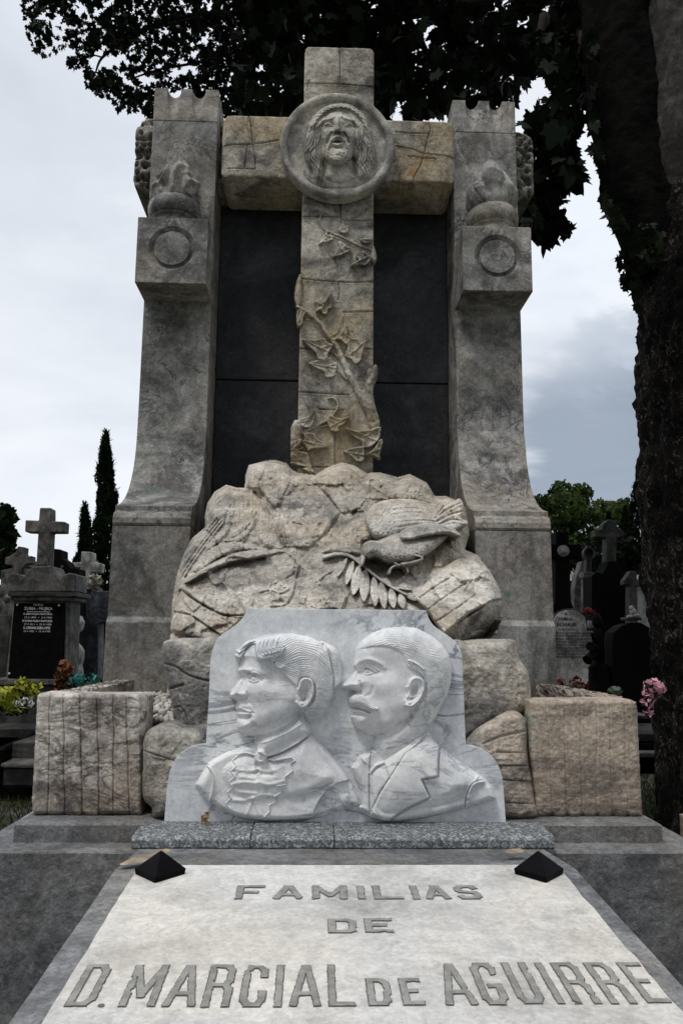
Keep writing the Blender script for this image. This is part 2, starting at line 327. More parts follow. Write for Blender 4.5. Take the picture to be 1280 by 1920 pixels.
def voro(u, v, sc, seed=0):                       # facet-like cells: returns a random plane height per cell
    rs = np.random.RandomState(seed); iu = np.floor(u/sc).astype(int); iv = np.floor(v/sc).astype(int)
    P = rs.rand(128, 128, 2); G = rs.rand(128, 128, 3)*2-1
    best = np.full(u.shape, 1e9); h = np.zeros(u.shape)
    for a in (-1, 0, 1):
        for b in (-1, 0, 1):
            cu = iu+a; cv = iv+b; p = P[cu % 128, cv % 128]; g = G[cu % 128, cv % 128]
            px = (cu+p[..., 0])*sc; py = (cv+p[..., 1])*sc; d = np.hypot(u-px, v-py)
            hh = (g[..., 0]*(u-px)+g[..., 1]*(v-py))/sc+g[..., 2]*.5
            m = d < best; best = np.where(m, d, best); h = np.where(m, hh, h)
    return h
def spline(pts, closed=False, n=6):
    P = np.asarray(pts, float); k = len(P)
    if k < 3 and not closed: return P
    o = []
    for i in range(k if closed else k-1):
        p0 = P[(i-1) % k] if closed or i > 0 else P[0]; p1 = P[i]; p2 = P[(i+1) % k]; p3 = P[(i+2) % k] if closed or i+2 < k else P[-1]
        for t in np.arange(n)/n:
            o.append(.5*(2*p1+(p2-p0)*t+(2*p0-5*p1+4*p2-p3)*t*t+(3*p1-p0-3*p2+p3)*t**3))
    if not closed: o.append(P[-1])
    return np.array(o)

# ------------------------------------------------------------------ carved reliefs: a fine grid pushed out of the stone
class Relief:
    def __init__(s, u0, u1, v0, v1, st, T=(0, 0, 1), conv=None):
        s.U, s.V = np.meshgrid(np.arange(u0, u1+st*.5, st), np.arange(v0, v1+st*.5, st)); s.st = st
        s.H = np.zeros(s.U.shape); s.M = np.zeros(s.U.shape, bool); s.T = T; s.conv = conv
    def P(s, pts):
        a = np.asarray(pts, float); x = s.T[0]+a[:, 0]/s.T[2]; y = s.T[1]+a[:, 1]/s.T[2]
        if s.conv is not None: x, y = s.conv(x, y)
        return np.stack([x, y], 1)
    def k(s): return 1./s.T[2]
    def win(s, P, pad):
        a = P.min(0)-pad; b = P.max(0)+pad; u = s.U[0]; v = s.V[:, 0]
        i0, i1 = np.searchsorted(u, [a[0], b[0]]); j0, j1 = np.searchsorted(v, [a[1], b[1]])
        return (slice(max(j0, 0), j1+1), slice(max(i0, 0), i1+1))
    def dist(s, P, w, closed=False):
        U = s.U[w]; V = s.V[w]; D = np.full(U.shape, 1e9); TT = np.zeros(U.shape); S = np.zeros(U.shape)
        Q = np.vstack([P, P[:1]]) if closed else P
        L = np.hypot(*np.diff(Q, axis=0).T); cum = np.concatenate([[0], np.cumsum(L)]); tot = max(cum[-1], 1e-9)
        ins = np.zeros(U.shape, bool)
        for i in range(len(Q)-1):
            a = Q[i]; b = Q[i+1]; e = b-a; l2 = e@e
            if l2 < 1e-12: continue
            t = np.clip(((U-a[0])*e[0]+(V-a[1])*e[1])/l2, 0, 1)
            d = np.hypot(U-a[0]-t*e[0], V-a[1]-t*e[1]); m = d < D
            D = np.where(m, d, D); TT = np.where(m, (cum[i]+t*L[i])/tot, TT)
            S = np.where(m, np.sign((U-a[0])*e[1]-(V-a[1])*e[0]), S)
            if closed and a[1] != b[1]:
                c = ((a[1] > V) != (b[1] > V)) & (U < (b[0]-a[0])*(V-a[1])/(b[1]-a[1])+a[0]); ins ^= c
        return D, TT, S, ins
    def pillow(s, pts, h, w, mode='max', p=.5, mask=False, smooth=True, base=0., raw=False):
        """raise the inside of an outline by h, rounding over the width w"""
        P = s.P(pts)
        if smooth: P = spline(P, True, 5)
        W = s.win(P, 2*s.st); D, _, _, ins = s.dist(P, W, True); wk = w*s.k()
        x = np.clip(D/wk, 0, 1); f = (1-(1-x)**2)**p
        h_ = base+h*f
        H = s.H[W]
        if mode == 'max': H = np.where(ins, np.maximum(H, h_), H)
        elif mode == 'set': H = np.where(ins, h_, H)
        else: H = np.where(ins, H+h_, H)
        s.H[W] = H
        if mask: s.M[W] |= ins
    def stroke(s, pts, w, h, w1=None, mode='add', sharp=False, mask=False, smooth=True, h1=None):
        P = s.P(pts)
        if smooth: P = spline(P, False, 5)
        k = s.k(); w1 = w if w1 is None else w1; h1 = h if h1 is None else h1; pad = 2.2*max(w, w1)*k+s.st
        W = s.win(P, pad); D, t, S, _ = s.dist(P, W); ww = np.maximum((w+(w1-w)*t)*k, 1e-6); hh = h+(h1-h)*t
        if sharp: f = np.sqrt(np.clip(1-(D/ww)**2, 0, 1))
        else: f = np.exp(-(D/ww)**2*1.4)
        if mode == 'add': s.H[W] += hh*f
        else: s.H[W] = np.where(f > 0.02, np.maximum(s.H[W], hh*f), s.H[W])
        if mask: s.M[W] |= D < ww*(1 if sharp else 1.2)
    def bump(s, x, y, rx, ry, h, ang=0, p=2.):
        c = s.P([(x, y)])[0]; k = s.k(); rx *= k; ry *= k; m = max(rx, ry)*2.6
        W = s.win(np.array([c]), m); U = s.U[W]-c[0]; V = s.V[W]-c[1]; ca, sa = math.cos(RD(ang)), math.sin(RD(ang))
        a = (U*ca+V*sa)/rx; b = (-U*sa+V*ca)/ry
        s.H[W] += h*np.exp(-(a*a+b*b)**(p/2))
    def hair(s, poly, guide, period, amp, seed=0, wob=.5, soft=30):
        P = spline(s.P(poly), True, 4); G = spline(s.P(guide), False, 5); W = s.win(P, s.st); k = s.k()
        D, _, _, ins = s.dist(P, W, True); d, t, S, _ = s.dist(G, W)
        nz = fbm(s.U[W], s.V[W], period*k*6, 3, seed)*wob*6.28
        ph = 2*math.pi*(d*S)/(period*k)+nz; q = np.cos(ph)*.7+np.cos(ph*2.3+1)*.3
        s.H[W] += np.where(ins, amp*q*np.clip(D/(soft*k), 0, 1), 0)
    def facet(s, poly, p0, p1, slope):            # a plane that falls away from the line p0-p1 inside poly
        P = s.P(poly); a, b = s.P([p0, p1]); W = s.win(P, s.st); D, _, _, ins = s.dist(P, W, True)
        e = (b-a)/np.hypot(*(b-a)); d = abs((s.U[W]-a[0])*e[1]-(s.V[W]-a[1])*e[0])
        s.H[W] -= np.where(ins, slope*d, 0)
    def smooth(s, n=1, where=None):
        for _ in range(n):
            H = np.pad(s.H, 1, mode='edge'); q = (H[:-2, 1:-1]+H[2:, 1:-1]+H[1:-1, :-2]+H[1:-1, 2:])/4
            q = (s.H+q)/2
            s.H = q if where is None else np.where(where, q, s.H)
    def build(s, name, place, m, parent=None, back=None, smooth=True, maskedge=True):
        M = s.M; idx = -np.ones(M.shape, int)
        F = M[:-1, :-1] & M[1:, :-1] & M[:-1, 1:] & M[1:, 1:]
        use = np.zeros(M.shape, bool)
        use[:-1, :-1] |= F; use[1:, :-1] |= F; use[:-1, 1:] |= F; use[1:, 1:] |= F
        idx[use] = np.arange(use.sum()); P = place(s.U[use], s.V[use], s.H[use])
        j, i = np.nonzero(F); Q = np.stack([idx[j, i], idx[j+1, i], idx[j+1, i+1], idx[j, i+1]], 1)
        V = P; FF = Q
        if back is not None:                      # close the solid: walls round the rim, then a back
            n = len(P); B = np.array(P)
            B[:, 1] = back if np.isscalar(back) else back(P)
            E = np.vstack([Q[:, [0, 1]], Q[:, [1, 2]], Q[:, [2, 3]], Q[:, [3, 0]]])
            key = np.sort(E, 1); kk = key[:, 0].astype(np.int64)*n+key[:, 1]; u, inv, cnt = np.unique(kk, return_inverse=True, return_counts=True)
            Eb = E[cnt[inv] == 1]
            rim = np.unique(Eb); mp_ = -np.ones(n, int); mp_[rim] = n+np.arange(len(rim))
            V = np.vstack([P, B[rim]]); FF = np.vstack([Q, np.stack([Eb[:, 0], mp_[Eb[:, 0]], mp_[Eb[:, 1]], Eb[:, 1]], 1)])
        me = fast_mesh(name, V, FF); o = link(name, me, m, parent, smooth)
        if smooth and back is not None:
            me.set_sharp_from_angle(angle=RD(50))
        return o
def place_ray(Y0, mpp):                           # heights in photo pixels, pushed towards the viewer's side of the plane Y0
    return lambda u, v, h: at(u, v, (Y0(u, v) if callable(Y0) else Y0)-h*mpp)
def world_conv(Y, mpp): 
    def f(x, y):
        p = at(x, y, np.full(np.shape(x), float(Y))); return p[..., 0]/mpp, -p[..., 2]/mpp
    return f
def place_world(Y, mpp): return lambda u, v, h: np.stack([u*mpp, np.full(u.shape, float(Y))-h*mpp, -v*mpp], 1)
# ================================================================== the monument
Z6 = (300, 840, 3.556); Z7 = (600, 840, 3.2)
# ---- plinth
pl = thing('stone_plinth', 'wide grey two-stepped stone plinth under the whole monument', 'plinth', (0, 0, 0))
bm = bmesh.new(); prism(bm, [(-.148, .69), (-.148, .822), (-.144, .826), (3.3, .826), (3.3, .69)], -1.104, 1.104, 'x')
bmesh.ops.subdivide_edges(bm, edges=[e for e in bm.edges if e.calc_length() > .3], cuts=30, use_grid_fill=True)
bmobj('upper_step', bm, M_STEP, pl, rough=.0012)
bm = bmesh.new(); prism(bm, [(-.272, .0), (-.272, .763), (-.268, .767), (3.5, .767), (3.5, .0)], -1.21, 1.21, 'x')
bmesh.ops.subdivide_edges(bm, edges=[e for e in bm.edges if e.calc_length() > .3], cuts=30, use_grid_fill=True)
bmobj('lower_step', bm, M_STEP, pl, rough=.0012)
# ---- kerb of speckled granite on the step
kb = thing('granite_kerb', 'speckled grey granite kerb strip lying in front of the portrait plaque', 'kerb', (0, -.25, .826))
def kz(x): return .833
for a, b in ((-.676, -.302), (-.299, -.034), (-.031, .678)):
    bm = bmesh.new(); prism(bm, [(-.13, .77), (-.13, .8305), (-.29, .829), (-.308, .825), (-.318, .816), (-.320, .792), (-.312, .786)], a, b, 'x')
    bmesh.ops.subdivide_edges(bm, edges=[e for e in bm.edges if e.calc_length() > .15], cuts=14, use_grid_fill=True)
    bmobj('kerb_block', bm, M_GRAN, kb, bevel=.002, seg=1, rough=.0012)
# ---- tomb in front
SK = .0698
def sz(Y): return .824+(Y+.63)*SK
tb = thing('tomb_base', 'grey stone tomb frame running towards the viewer under the inscribed slab', 'tomb', (0, -1.5, 0))
bm = bmesh.new(); prism(bm, [(-2.9, .0), (-2.9, sz(-2.9)-.012), (-.63, sz(-.63)-.012), (-.30, .787), (-.277, .787), (-.277, .0)], -.650, .642, 'x')
bmesh.ops.subdivide_edges(bm, edges=[e for e in bm.edges if e.calc_length() > .4], cuts=24, use_grid_fill=True)
bmobj('tomb_frame', bm, M_STEP, tb, rough=.001)
sb = thing('inscription_slab', 'sloping white marble slab with engraved grey inscription', 'slab', (0, -1.5, sz(-1.5)))
bm = bmesh.new(); rs = np.random.RandomState(3)
L = []
for t in np.linspace(-2.8, -.632, 60): L.append((-.586+rs.uniform(-.0022, .0022), t))
for t in np.linspace(-.58, .583, 40): L.append((t, -.631+rs.uniform(-.0016, .0016)))
for t in np.linspace(-.634, -2.8, 60): L.append((.589+rs.uniform(-.003, .003), t))
prism(bm, L, 0, 1, 'z')
for v in bm.verts: v.co.z = sz(v.co.y)+(.0 if v.co.z > .5 else -.03)
bmobj('slab', bm, M_SLAB, sb, bevel=.0025, seg=1, ang=60)
# letters, each fitted to its own box on the slab: char, x0 (bottom), x1, y-top, y-bottom in metres
def glyph(ch, x0, x1, y0, y1, parent, m, plane, off=0., lift=.0012, seed=0, wobble=.0016, thick=.002, shear=0.):
    cu = bpy.data.curves.new('t', 'FONT'); cu.body = ch; cu.size = 1; cu.offset = off; cu.resolution_u = 4
    o = bpy.data.objects.new('t', cu); COL.objects.link(o); bpy.context.view_layer.update()
    me = bpy.data.meshes.new_from_object(o.evaluated_get(bpy.context.evaluated_depsgraph_get())); bpy.data.objects.remove(o); bpy.data.curves.remove(cu)
    bm = bmesh.new(); bm.from_mesh(me); bpy.data.meshes.remove(me)
    bmesh.ops.remove_doubles(bm, verts=bm.verts, dist=1e-5)
    xs = [v.co.x for v in bm.verts]; ys = [v.co.y for v in bm.verts]; a, b, c, d = min(xs), max(xs), min(ys), max(ys)
    for v in bm.verts: v.co.x = x0+(v.co.x-a)/(b-a)*(x1-x0); v.co.y = y0+(v.co.y-c)/(d-c)*(y1-y0); v.co.z = 0
    bd = [e for e in bm.edges if len(e.link_faces) == 1 and e.calc_length() > .008]
    if wobble:
        for e in bd:
            k = int(e.calc_length()/.006)
            if k > 0: bmesh.ops.subdivide_edges(bm, edges=[e], cuts=min(k, 20))
        rs = random.Random(seed)
        for v in bm.verts:
            if v.is_boundary: v.co.x += rs.uniform(-1, 1)*wobble; v.co.y += rs.uniform(-1, 1)*wobble
    bmesh.ops.triangulate(bm, faces=bm.faces)
    for v in bm.verts: v.co = plane(v.co.x, v.co.y, lift)
    return bm
def join_bm(bms):
    o = bmesh.new(); 
    for b in bms:
        me = bpy.data.meshes.new('j'); b.to_mesh(me); b.free(); o.from_mesh(me); bpy.data.meshes.remove(me)
    return o
slabp = lambda x, y, l: Vector((x, y, sz(y)+l))
def sx(px, py):                                   # photo pixel to the slab's own plane
    d = ray(px, py); t = (.824+(CAM[1]+.63)*SK-CAM[2])/(d[2]-SK*d[1]); p = CAM+d*t; return p[0], p[1]
GL = {'D': [[(0, 0), (0, 1), (.72, 1), (1, .86), (1, .14), (.72, 0), (0, 0)]], 'M': [[(0, 0), (0, 1)], [(1, 0), (1, 1)], [(.0, 1), (.5, .22), (1, 1)]], 'A': [[(0, 0), (.44, 1), (.56, 1), (1, 0)], [(.2, .27), (.8, .27)]],
 'R': [[(0, 0), (0, 1), (.78, 1), (1, .88), (1, .62), (.8, .5), (0, .5)], [(.8, .5), (1, .38), (1, 0)]], 'C': [[(1, .74), (1, .88), (.76, 1), (.24, 1), (0, .87), (0, .13), (.24, 0), (.76, 0), (1, .12), (1, .3)]], 'I': [[(.5, 0), (.5, 1)]],
 'L': [[(0, 1), (0, 0), (1, 0)]], 'E': [[(1, 1), (0, 1), (0, 0), (1, 0)], [(0, .52), (.72, .52)]], 'G': [[(1, .76), (1, .88), (.76, 1), (.24, 1), (0, .87), (0, .13), (.24, 0), (.76, 0), (1, .12), (1, .42), (.6, .42)]],
 'U': [[(0, 1), (0, .13), (.22, 0), (.78, 0), (1, .13), (1, 1)]], 'F': [[(1, 1), (0, 1), (0, 0)], [(0, .5), (.74, .5)]], 'S': [[(1, .78), (.82, 1), (.18, 1), (0, .85), (0, .66), (.16, .53), (.84, .47), (1, .34), (1, .15), (.82, 0), (.18, 0), (0, .22)]]}
def cells(ch, x0, x1, y0, y1, tx, ty, grow, st, seed):
    """an inlaid letter as the fine cells its strokes cover, with chipped edges"""
    X, Y = np.meshgrid(np.arange(x0-.006, x1+.006, st), np.arange(y0-.006, y1+.006, st)); D = np.full(X.shape, 9.)
    ax, bx, ay, by = x0+tx/2, x1-tx/2, y0+ty/2, y1-ty/2
    if ch == 'I': ax = bx = (x0+x1)/2
    for pl_ in GL[ch]:
        Q = [(ax+(bx-ax)*a, ay+(by-ay)*b) for a, b in pl_]
        for (a, b), (c, d) in zip(Q, Q[1:]):
            l = math.hypot(c-a, d-b); ex, ey = (c-a)/l, (d-b)/l; u = (X-a)*ex+(Y-b)*ey; v = abs(-(X-a)*ey+(Y-b)*ex)
            th = (tx*abs(ey)**1.5+ty*abs(ex)**1.5)/2*(1.0 if min(abs(ex), abs(ey)) < .05 else .93)
            cp = tx/2*abs(ex)+ty/2*abs(ey) if min(abs(ex), abs(ey)) < .3 or ch == 'A' else 0
            if ch in 'AM' and min(abs(ex), abs(ey)) > .05: cp = ty/2
            D = np.minimum(D, np.maximum(v-th, np.maximum(-u-cp, u-l-cp)))
    D = np.maximum(D, np.maximum(np.maximum(x0-X, X-x1), np.maximum(y0-Y, Y-y1))-0)
    D += fbm(X, Y, .012, 3, seed)*.0014; q = fbm(X, Y, .025, 2, seed+3); D += np.clip(q-.5, 0, 1)*.014
    return X, Y, D < grow
def line(name, items, off, hide=()):
    for lvl in (0, 1):
        V = []; F = []; n0 = 0; st = .0012
        for i, (ch, xa, xb, yb, xt, yt) in enumerate(items):
            a = sx(xa, yb); b = sx(xb, yb); c = sx(xt, yt); tx, ty = off
            X, Y, M = cells(ch, a[0], b[0], a[1], c[1], tx, ty, .0 if lvl == 0 else .0018, st, 100+i*7+len(items))
            j, k = np.nonzero(M); x = X[j, k]; y = Y[j, k]
            for dx, dy in ((-.5, -.5), (.5, -.5), (.5, .5), (-.5, .5)): V.append(np.stack([x+dx*st, y+dy*st, sz(y+dy*st)+(.0022 if lvl == 0 else .001)], 1))
            n = len(x); F.append(n0+np.stack([np.arange(n)+q*n for q in range(4)], 1)); n0 += 4*n
        me = fast_mesh(name if lvl == 0 else 'cut_edge', np.vstack(V), np.vstack(F))
        if lvl == 0: o = link(name, me, M_LEAD, sb)
        else: link('cut_edge', me, M_LETEDGE, o)
def f2(ch, a, b): return (ch, 420+a/2.56, 420+b/2.56, 1686.5, 420+a/2.56, 1661.5)
line('inscription_line', [f2('F', 52, 186), f2('A', 234, 378), f2('M', 425, 592), f2('I', 645, 679), f2('L', 722, 862), f2('I', 908, 942), f2('A', 972, 1090), f2('S', 1125, 1242)], (.0165, .0135))
line('inscription_line', [('D', 616, 669, 1750, 616, 1724), ('E', 686, 738, 1749, 686, 1723)], (.0160, .0135))
big = [('D', 121, 172, 1888, 121, 1810), ('M', 222, 289, 1888.5, 222, 1811), ('A', 304, 364, 1888.5, 304, 1811), ('R', 377, 428, 1889.5, 377, 1810.5), ('C', 447, 495, 1889, 447, 1811), ('I', 512, 528, 1889, 512, 1811),
       ('A', 543, 601, 1888, 543, 1811), ('L', 617, 665, 1887.5, 617, 1810), ('D', 692, 736, 1886.5, 692, 1836), ('E', 757, 797, 1886, 757, 1835.5), ('A', 837, 896, 1885.5, 837, 1808), ('G', 909, 957, 1885, 909, 1807),
       ('U', 976, 1024, 1883, 976, 1806), ('I', 1044, 1060, 1883, 1044, 1806), ('R', 1078, 1127, 1883, 1078, 1806), ('R', 1146, 1194, 1883, 1146, 1806), ('E', 1214, 1258, 1881, 1214, 1806)]
line('inscription_line', big, (.0128, .0135))
o = bmesh.new(); p = sx(190, 1886); bmesh.ops.create_uvsphere(o, u_segments=8, v_segments=5, radius=.007)
for v in o.verts: v.co = Vector((p[0]+v.co.x, p[1]+v.co.y, sz(p[1])+.001+v.co.z*.2))
bmobj('full_stop', o, M_LETEDGE, sb)
# black pyramid studs
def pyramid(label, quad):
    c = np.mean([sx(*q) for q in quad], 0); c[1] = c[1]; z0 = sz(c[1])
    t = thing('stone_pyramid', label, 'pyramid', (c[0], c[1], z0), 'black pyramids on the slab corners')
    bm = bmesh.new(); bmesh.ops.create_cone(bm, cap_ends=True, segments=4, radius1=.070, radius2=.0, depth=.048)
    for v in bm.verts: v.co.z += .024+.014
    bot = [f for f in bm.faces if len(f.verts) == 4]
    r = bmesh.ops.extrude_face_region(bm, geom=bot)
    for v in [g for g in r['geom'] if isinstance(g, bmesh.types.BMVert)]: v.co.z = -.012; v.co.x *= .94; v.co.y *= .94
    for v in bm.verts: v.co = Vector((c[0], c[1], z0+SK*v.co.y*.5))+v.co
    bmobj('pyramid_body', bm, M_BLACK, t, bevel=.004, seg=3)
pyramid('black stone pyramid at the left corner of the inscribed white slab', [(257, 1634), (345, 1632), (299, 1650)])
pyramid('black stone pyramid at the right corner of the inscribed white slab', [(967, 1632), (1050, 1634), (1012, 1650)])
# mortar crumbs and a dry leaf
bm = bmesh.new(); p = atz(386, 1546, .833)
for k in range(7):
    a = k*2.4; q = Vector(p)+Vector((math.cos(a)*.006, math.sin(a)*.006, .012+.006*k % .02))
    vs = [bm.verts.new(q+Vector((random.uniform(-.014, .014), random.uniform(-.01, .01), random.uniform(-.011, .013)))) for _ in range(4)]; bm.faces.new(vs[:3]); bm.faces.new(vs[1:])
tag(bmobj('dry_leaf', bm, plain('dry_leaf', (.26, .15, .045), .8, .4)), 'small curled brown dry leaf on the granite kerb below the plaque', 'leaf')
M_MORTAR = plain('old_mortar', (.34, .28, .20), .9, .3, 20, .6)
def crumb(pts, z, name, label, h=.006):
    bm = bmesh.new(); q = [atz(x, y, z) for x, y in spline(pts, True, 3)]; c = np.mean(q, 0); vs = [bm.verts.new(Vector(a)) for a in q]
    ins = [bm.verts.new(Vector(c+(np.array(a)-c)*.6)+Vector((0, 0, h*random.uniform(.6, 1.2)))) for a in q]; k = len(q)
    for i in range(k): bm.faces.new((vs[i], vs[(i+1) % k], ins[(i+1) % k], ins[i]))
    bm.faces.new(ins); tag(bmobj(name, bm, M_MORTAR), label, 'mortar')
crumb([(276, 1606), (290, 1597), (310, 1591), (320, 1594), (312, 1600), (296, 1607), (270, 1616), (232, 1622), (226, 1619), (250, 1610)], sz(-.45)-.012, 'mortar_patch', 'tan mortar smear on the frame behind the left black pyramid')
crumb([(945, 1596), (965, 1593), (982, 1594), (975, 1599), (955, 1600)], sz(-.45)-.012, 'mortar_patch', 'thin tan mortar smear on the frame behind the right black pyramid')

# ---- pillars (flared towards the viewer at the foot, three merlons at the head, a block with a flaming bowl in front)
def pillar(sgn, label):
    t = thing('stone_pillar', label, 'pillar', (sgn*1.04, 2.3, .826), 'pillars either side of the cross')
    xi, xo = .822*sgn, 1.266*sgn; a, b = sorted((xi, xo))
    Yt = 2.06 if sgn < 0 else 2.085
    prof = [(1.535, .80), (1.535, 1.535), (1.563, 1.565), (1.563, 2.083)]
    bm = bmesh.new(); prism(bm, prof+[(2.75, 2.083), (2.75, .8)], a, b, 'x')
    bmobj('pillar_base', bm, M_BASE, t, bevel=.004, ang=12)
    prof = [(1.567, 2.086), (1.557, 2.10), (1.557, 2.13), (1.572, 2.158), (1.60, 2.172), (1.605, 2.176), (1.605, 2.208), (1.64, 2.216), (1.70, 2.232), (1.77, 2.262), (1.84, 2.305), (1.90, 2.358), (1.955, 2.43), (2.0, 2.51), (2.033, 2.60), (2.05, 2.70), (Yt-.003, 2.82), (Yt, 3.0), (Yt, 4.985)]
    bm = bmesh.new(); prism(bm, prof+[(2.73, 4.985), (2.73, 2.086)], a, b, 'x')
    bmesh.ops.recalc_face_normals(bm, faces=bm.faces)
    o = bmobj('shaft', bm, M_PIL2 if sgn > 0 else M_PIL, t, bevel=.003, ang=50)
    # head with two flutes
    zt = 5.235
    bm = bmesh.new(); box(bm, a, b, Yt-.002, 2.73, 4.987, zt); h = bmobj('pillar_head', bm, M_PIL2, t, bevel=.004, seg=1)
    cs = []
    for fx in (.31, .69):
        bm = bmesh.new(); cx = a+(b-a)*fx; r = .047
        bmesh.ops.create_cone(bm, cap_ends=True, segments=40, radius1=r, radius2=r, depth=1.2)
        bmesh.ops.scale(bm, vec=(1, 1, 1), verts=bm.verts)
        bmesh.ops.rotate(bm, cent=(0, 0, 0), matrix=Matrix.Rotation(RD(-13), 3, 'X'), verts=bm.verts)
        bmesh.ops.translate(bm, vec=(cx, Yt+.004, zt), verts=bm.verts); cs.append(cutter(bm))
        bm = bmesh.new(); bmesh.ops.create_cone(bm, cap_ends=True, segments=40, radius1=r, radius2=r, depth=1.4)
        bmesh.ops.rotate(bm, cent=(0, 0, 0), matrix=Matrix.Rotation(RD(90), 3, 'X'), verts=bm.verts)
        bmesh.ops.translate(bm, vec=(cx, Yt+.3, zt+.006), verts=bm.verts); cs.append(cutter(bm))
    for c_ in cs: cut(h, [c_])
    # block with a sunk roundel
    bm = bmesh.new(); box(bm, a-.002, b+.002, 1.785, 2.12, 3.668, 4.112); bl = bmobj('torch_block', bm, M_PIL2, t, bevel=.004)
    bm = bmesh.new(); n = 56; cx, cz = (a+b)/2, 3.905; R = []
    for r, y in ((.1135, 1.70), (.1135, 1.806), (.120, 1.812), (.149, 1.788), (.152, 1.70)):
        R.append([bm.verts.new((cx+r*math.cos(2*math.pi*i/n), y, cz+r*math.sin(2*math.pi*i/n))) for i in range(n)])
    for q in range(5):
        for i in range(n): bm.faces.new((R[q][i], R[q][(i+1) % n], R[(q+1) % 5][(i+1) % n], R[(q+1) % 5][i]))
    cut(bl, [cutter(bm)])
    # bowl
    cx, cy = (-1.073 if sgn < 0 else 1.058), 1.972
    bm = bmesh.new()
    lathe(bm, [(.138, 4.113), (.138, 4.150), (.134, 4.166), (.138, 4.176), (.146, 4.182), (.150, 4.188), (.141, 4.196), (.150, 4.200), (.164, 4.212), (.173, 4.236), (.174, 4.262), (.167, 4.290), (.152, 4.312), (.132, 4.324), (.11, 4.33)], cx, cy, 72)
    bmobj('torch_bowl', bm, M_PIL2, t, smooth=True)
    # flames
    bm = bmesh.new(); rs = np.random.RandomState(5 if sgn < 0 else 9)
    if sgn < 0: prof = [(.135, 4.30), (.150, 4.34), (.144, 4.41), (.140, 4.44), (.126, 4.49), (.100, 4.54), (.070, 4.59), (.046, 4.64), (.028, 4.68), (.014, 4.72), (.004, 4.755)]
    else: prof = [(.138, 4.30), (.160, 4.35), (.163, 4.42), (.158, 4.45), (.138, 4.50), (.110, 4.55), (.082, 4.60), (.055, 4.65), (.032, 4.69), (.015, 4.73), (.004, 4.765)]
    prof = [tuple(q) for q in spline(prof, False, 7)]; z0 = 4.295; zh = prof[-1][1]-z0
    def fl(p, ang, r, z):
        s_ = (z-z0)/zh; tw = ang*sgn+s_*1.5+.35*math.sin(3*ang+s_*5)
        q = abs(math.sin(tw*2.5))**.7-.5+.35*math.sin(tw*7+4*s_)+.3*math.sin(tw*13+7*s_)+.3*math.sin(11*ang-9*s_+2*math.sin(5*s_))
        k = 1+q*(.13 if sgn < 0 else .075)*(.4+min(1, s_*3))
        k += .07*math.sin(2*ang+1.3+6*s_)*min(1, s_*4)
        d = Vector((p.x-cx, p.y-cy, 0))*k; sh = -.035*sgn*0+(.045*s_*(1-s_)*4 if sgn < 0 else -.02*s_)
        return Vector((cx+d.x-(.0 if sgn > 0 else .02)*s_+sh*.3, cy+d.y, z+.010*math.sin(5*ang+8*s_)*(1-s_)))
    lathe(bm, prof, cx, cy, 120, fn=fl); bmobj('flame', bm, M_PIL2, t, smooth=True)
    return t
pillar(-1, 'tall grey stone pillar with carved flame bowl, left of the cross')
pillar(1, 'tall grey stone pillar with carved flame bowl, right of the cross')

# ---- dark slate panel between the pillars
sp = thing('slate_panel', 'dark smooth slate panel between the two pillars, behind the cross', 'panel', (0, 2.5, .826))
zj = float(at(770, 719, 2.40)[2])
for nm, z0, z1, dy in (('lower_panel', .8, zj-.004, 0), ('upper_panel', zj+.004, 4.62, -.006)):
    bm = bmesh.new(); box(bm, -.819, .819, 2.40+dy, 2.70, z0, z1); bmobj(nm, bm, M_SLATE, sp, bevel=.006)

# ---- pitted beam behind the pillars and cross
r = Relief(-1.46, 1.46, -5.16, -4.46, .0085)
X, Zv = r.U, -r.V
def rr(x, z, x0, x1, z0, z1, q):
    dx = np.maximum(np.maximum(x0+q-x, x-(x1-q)), 0); dz = np.maximum(np.maximum(z0+q-z, z-(z1-q)), 0); return q-np.hypot(dx, dz)
D = np.minimum(rr(X, Zv, -1.432, 1.432, 4.555, 5.125, .11)+fbm(X, Zv, .12, 3, 3)*.012, .2)
r.M = D > 0
r.H = .05*np.sqrt(np.clip(1-(1-np.clip(D/.06, 0, 1))**2, 0, 1))+fbm(X, Zv, .08, 4, 5)*.02
rs = np.random.RandomState(2); pit = np.zeros(X.shape)
for _ in range(900):
    a, b = rs.uniform(-1.42, 1.42), rs.uniform(4.5, 5.13)
    if abs(a) < .78: continue
    q = rs.uniform(.008, .02); i = int((a+1.46)/.0085); j = int((-b+5.16)/.0085); s_ = (slice(max(0, j-6), j+7), slice(max(0, i-6), i+7))
    pit[s_] = np.maximum(pit[s_], np.exp(-((X[s_]-a)**2+(Zv[s_]-b)**2)/q**2))
r.H -= pit*.06
for sx0 in (-1, 1):
    r.H -= .03*np.exp(-((Zv-4.90-.05*sx0)/.008)**2)*(abs(X) > 1)
bmo = r.build('stone_beam', lambda u, v, h: np.stack([u, 2.26-h, -v], 1), M_PITTED, back=2.70)
tag(bmo, 'rough pitted stone beam running behind both pillar heads', 'beam')

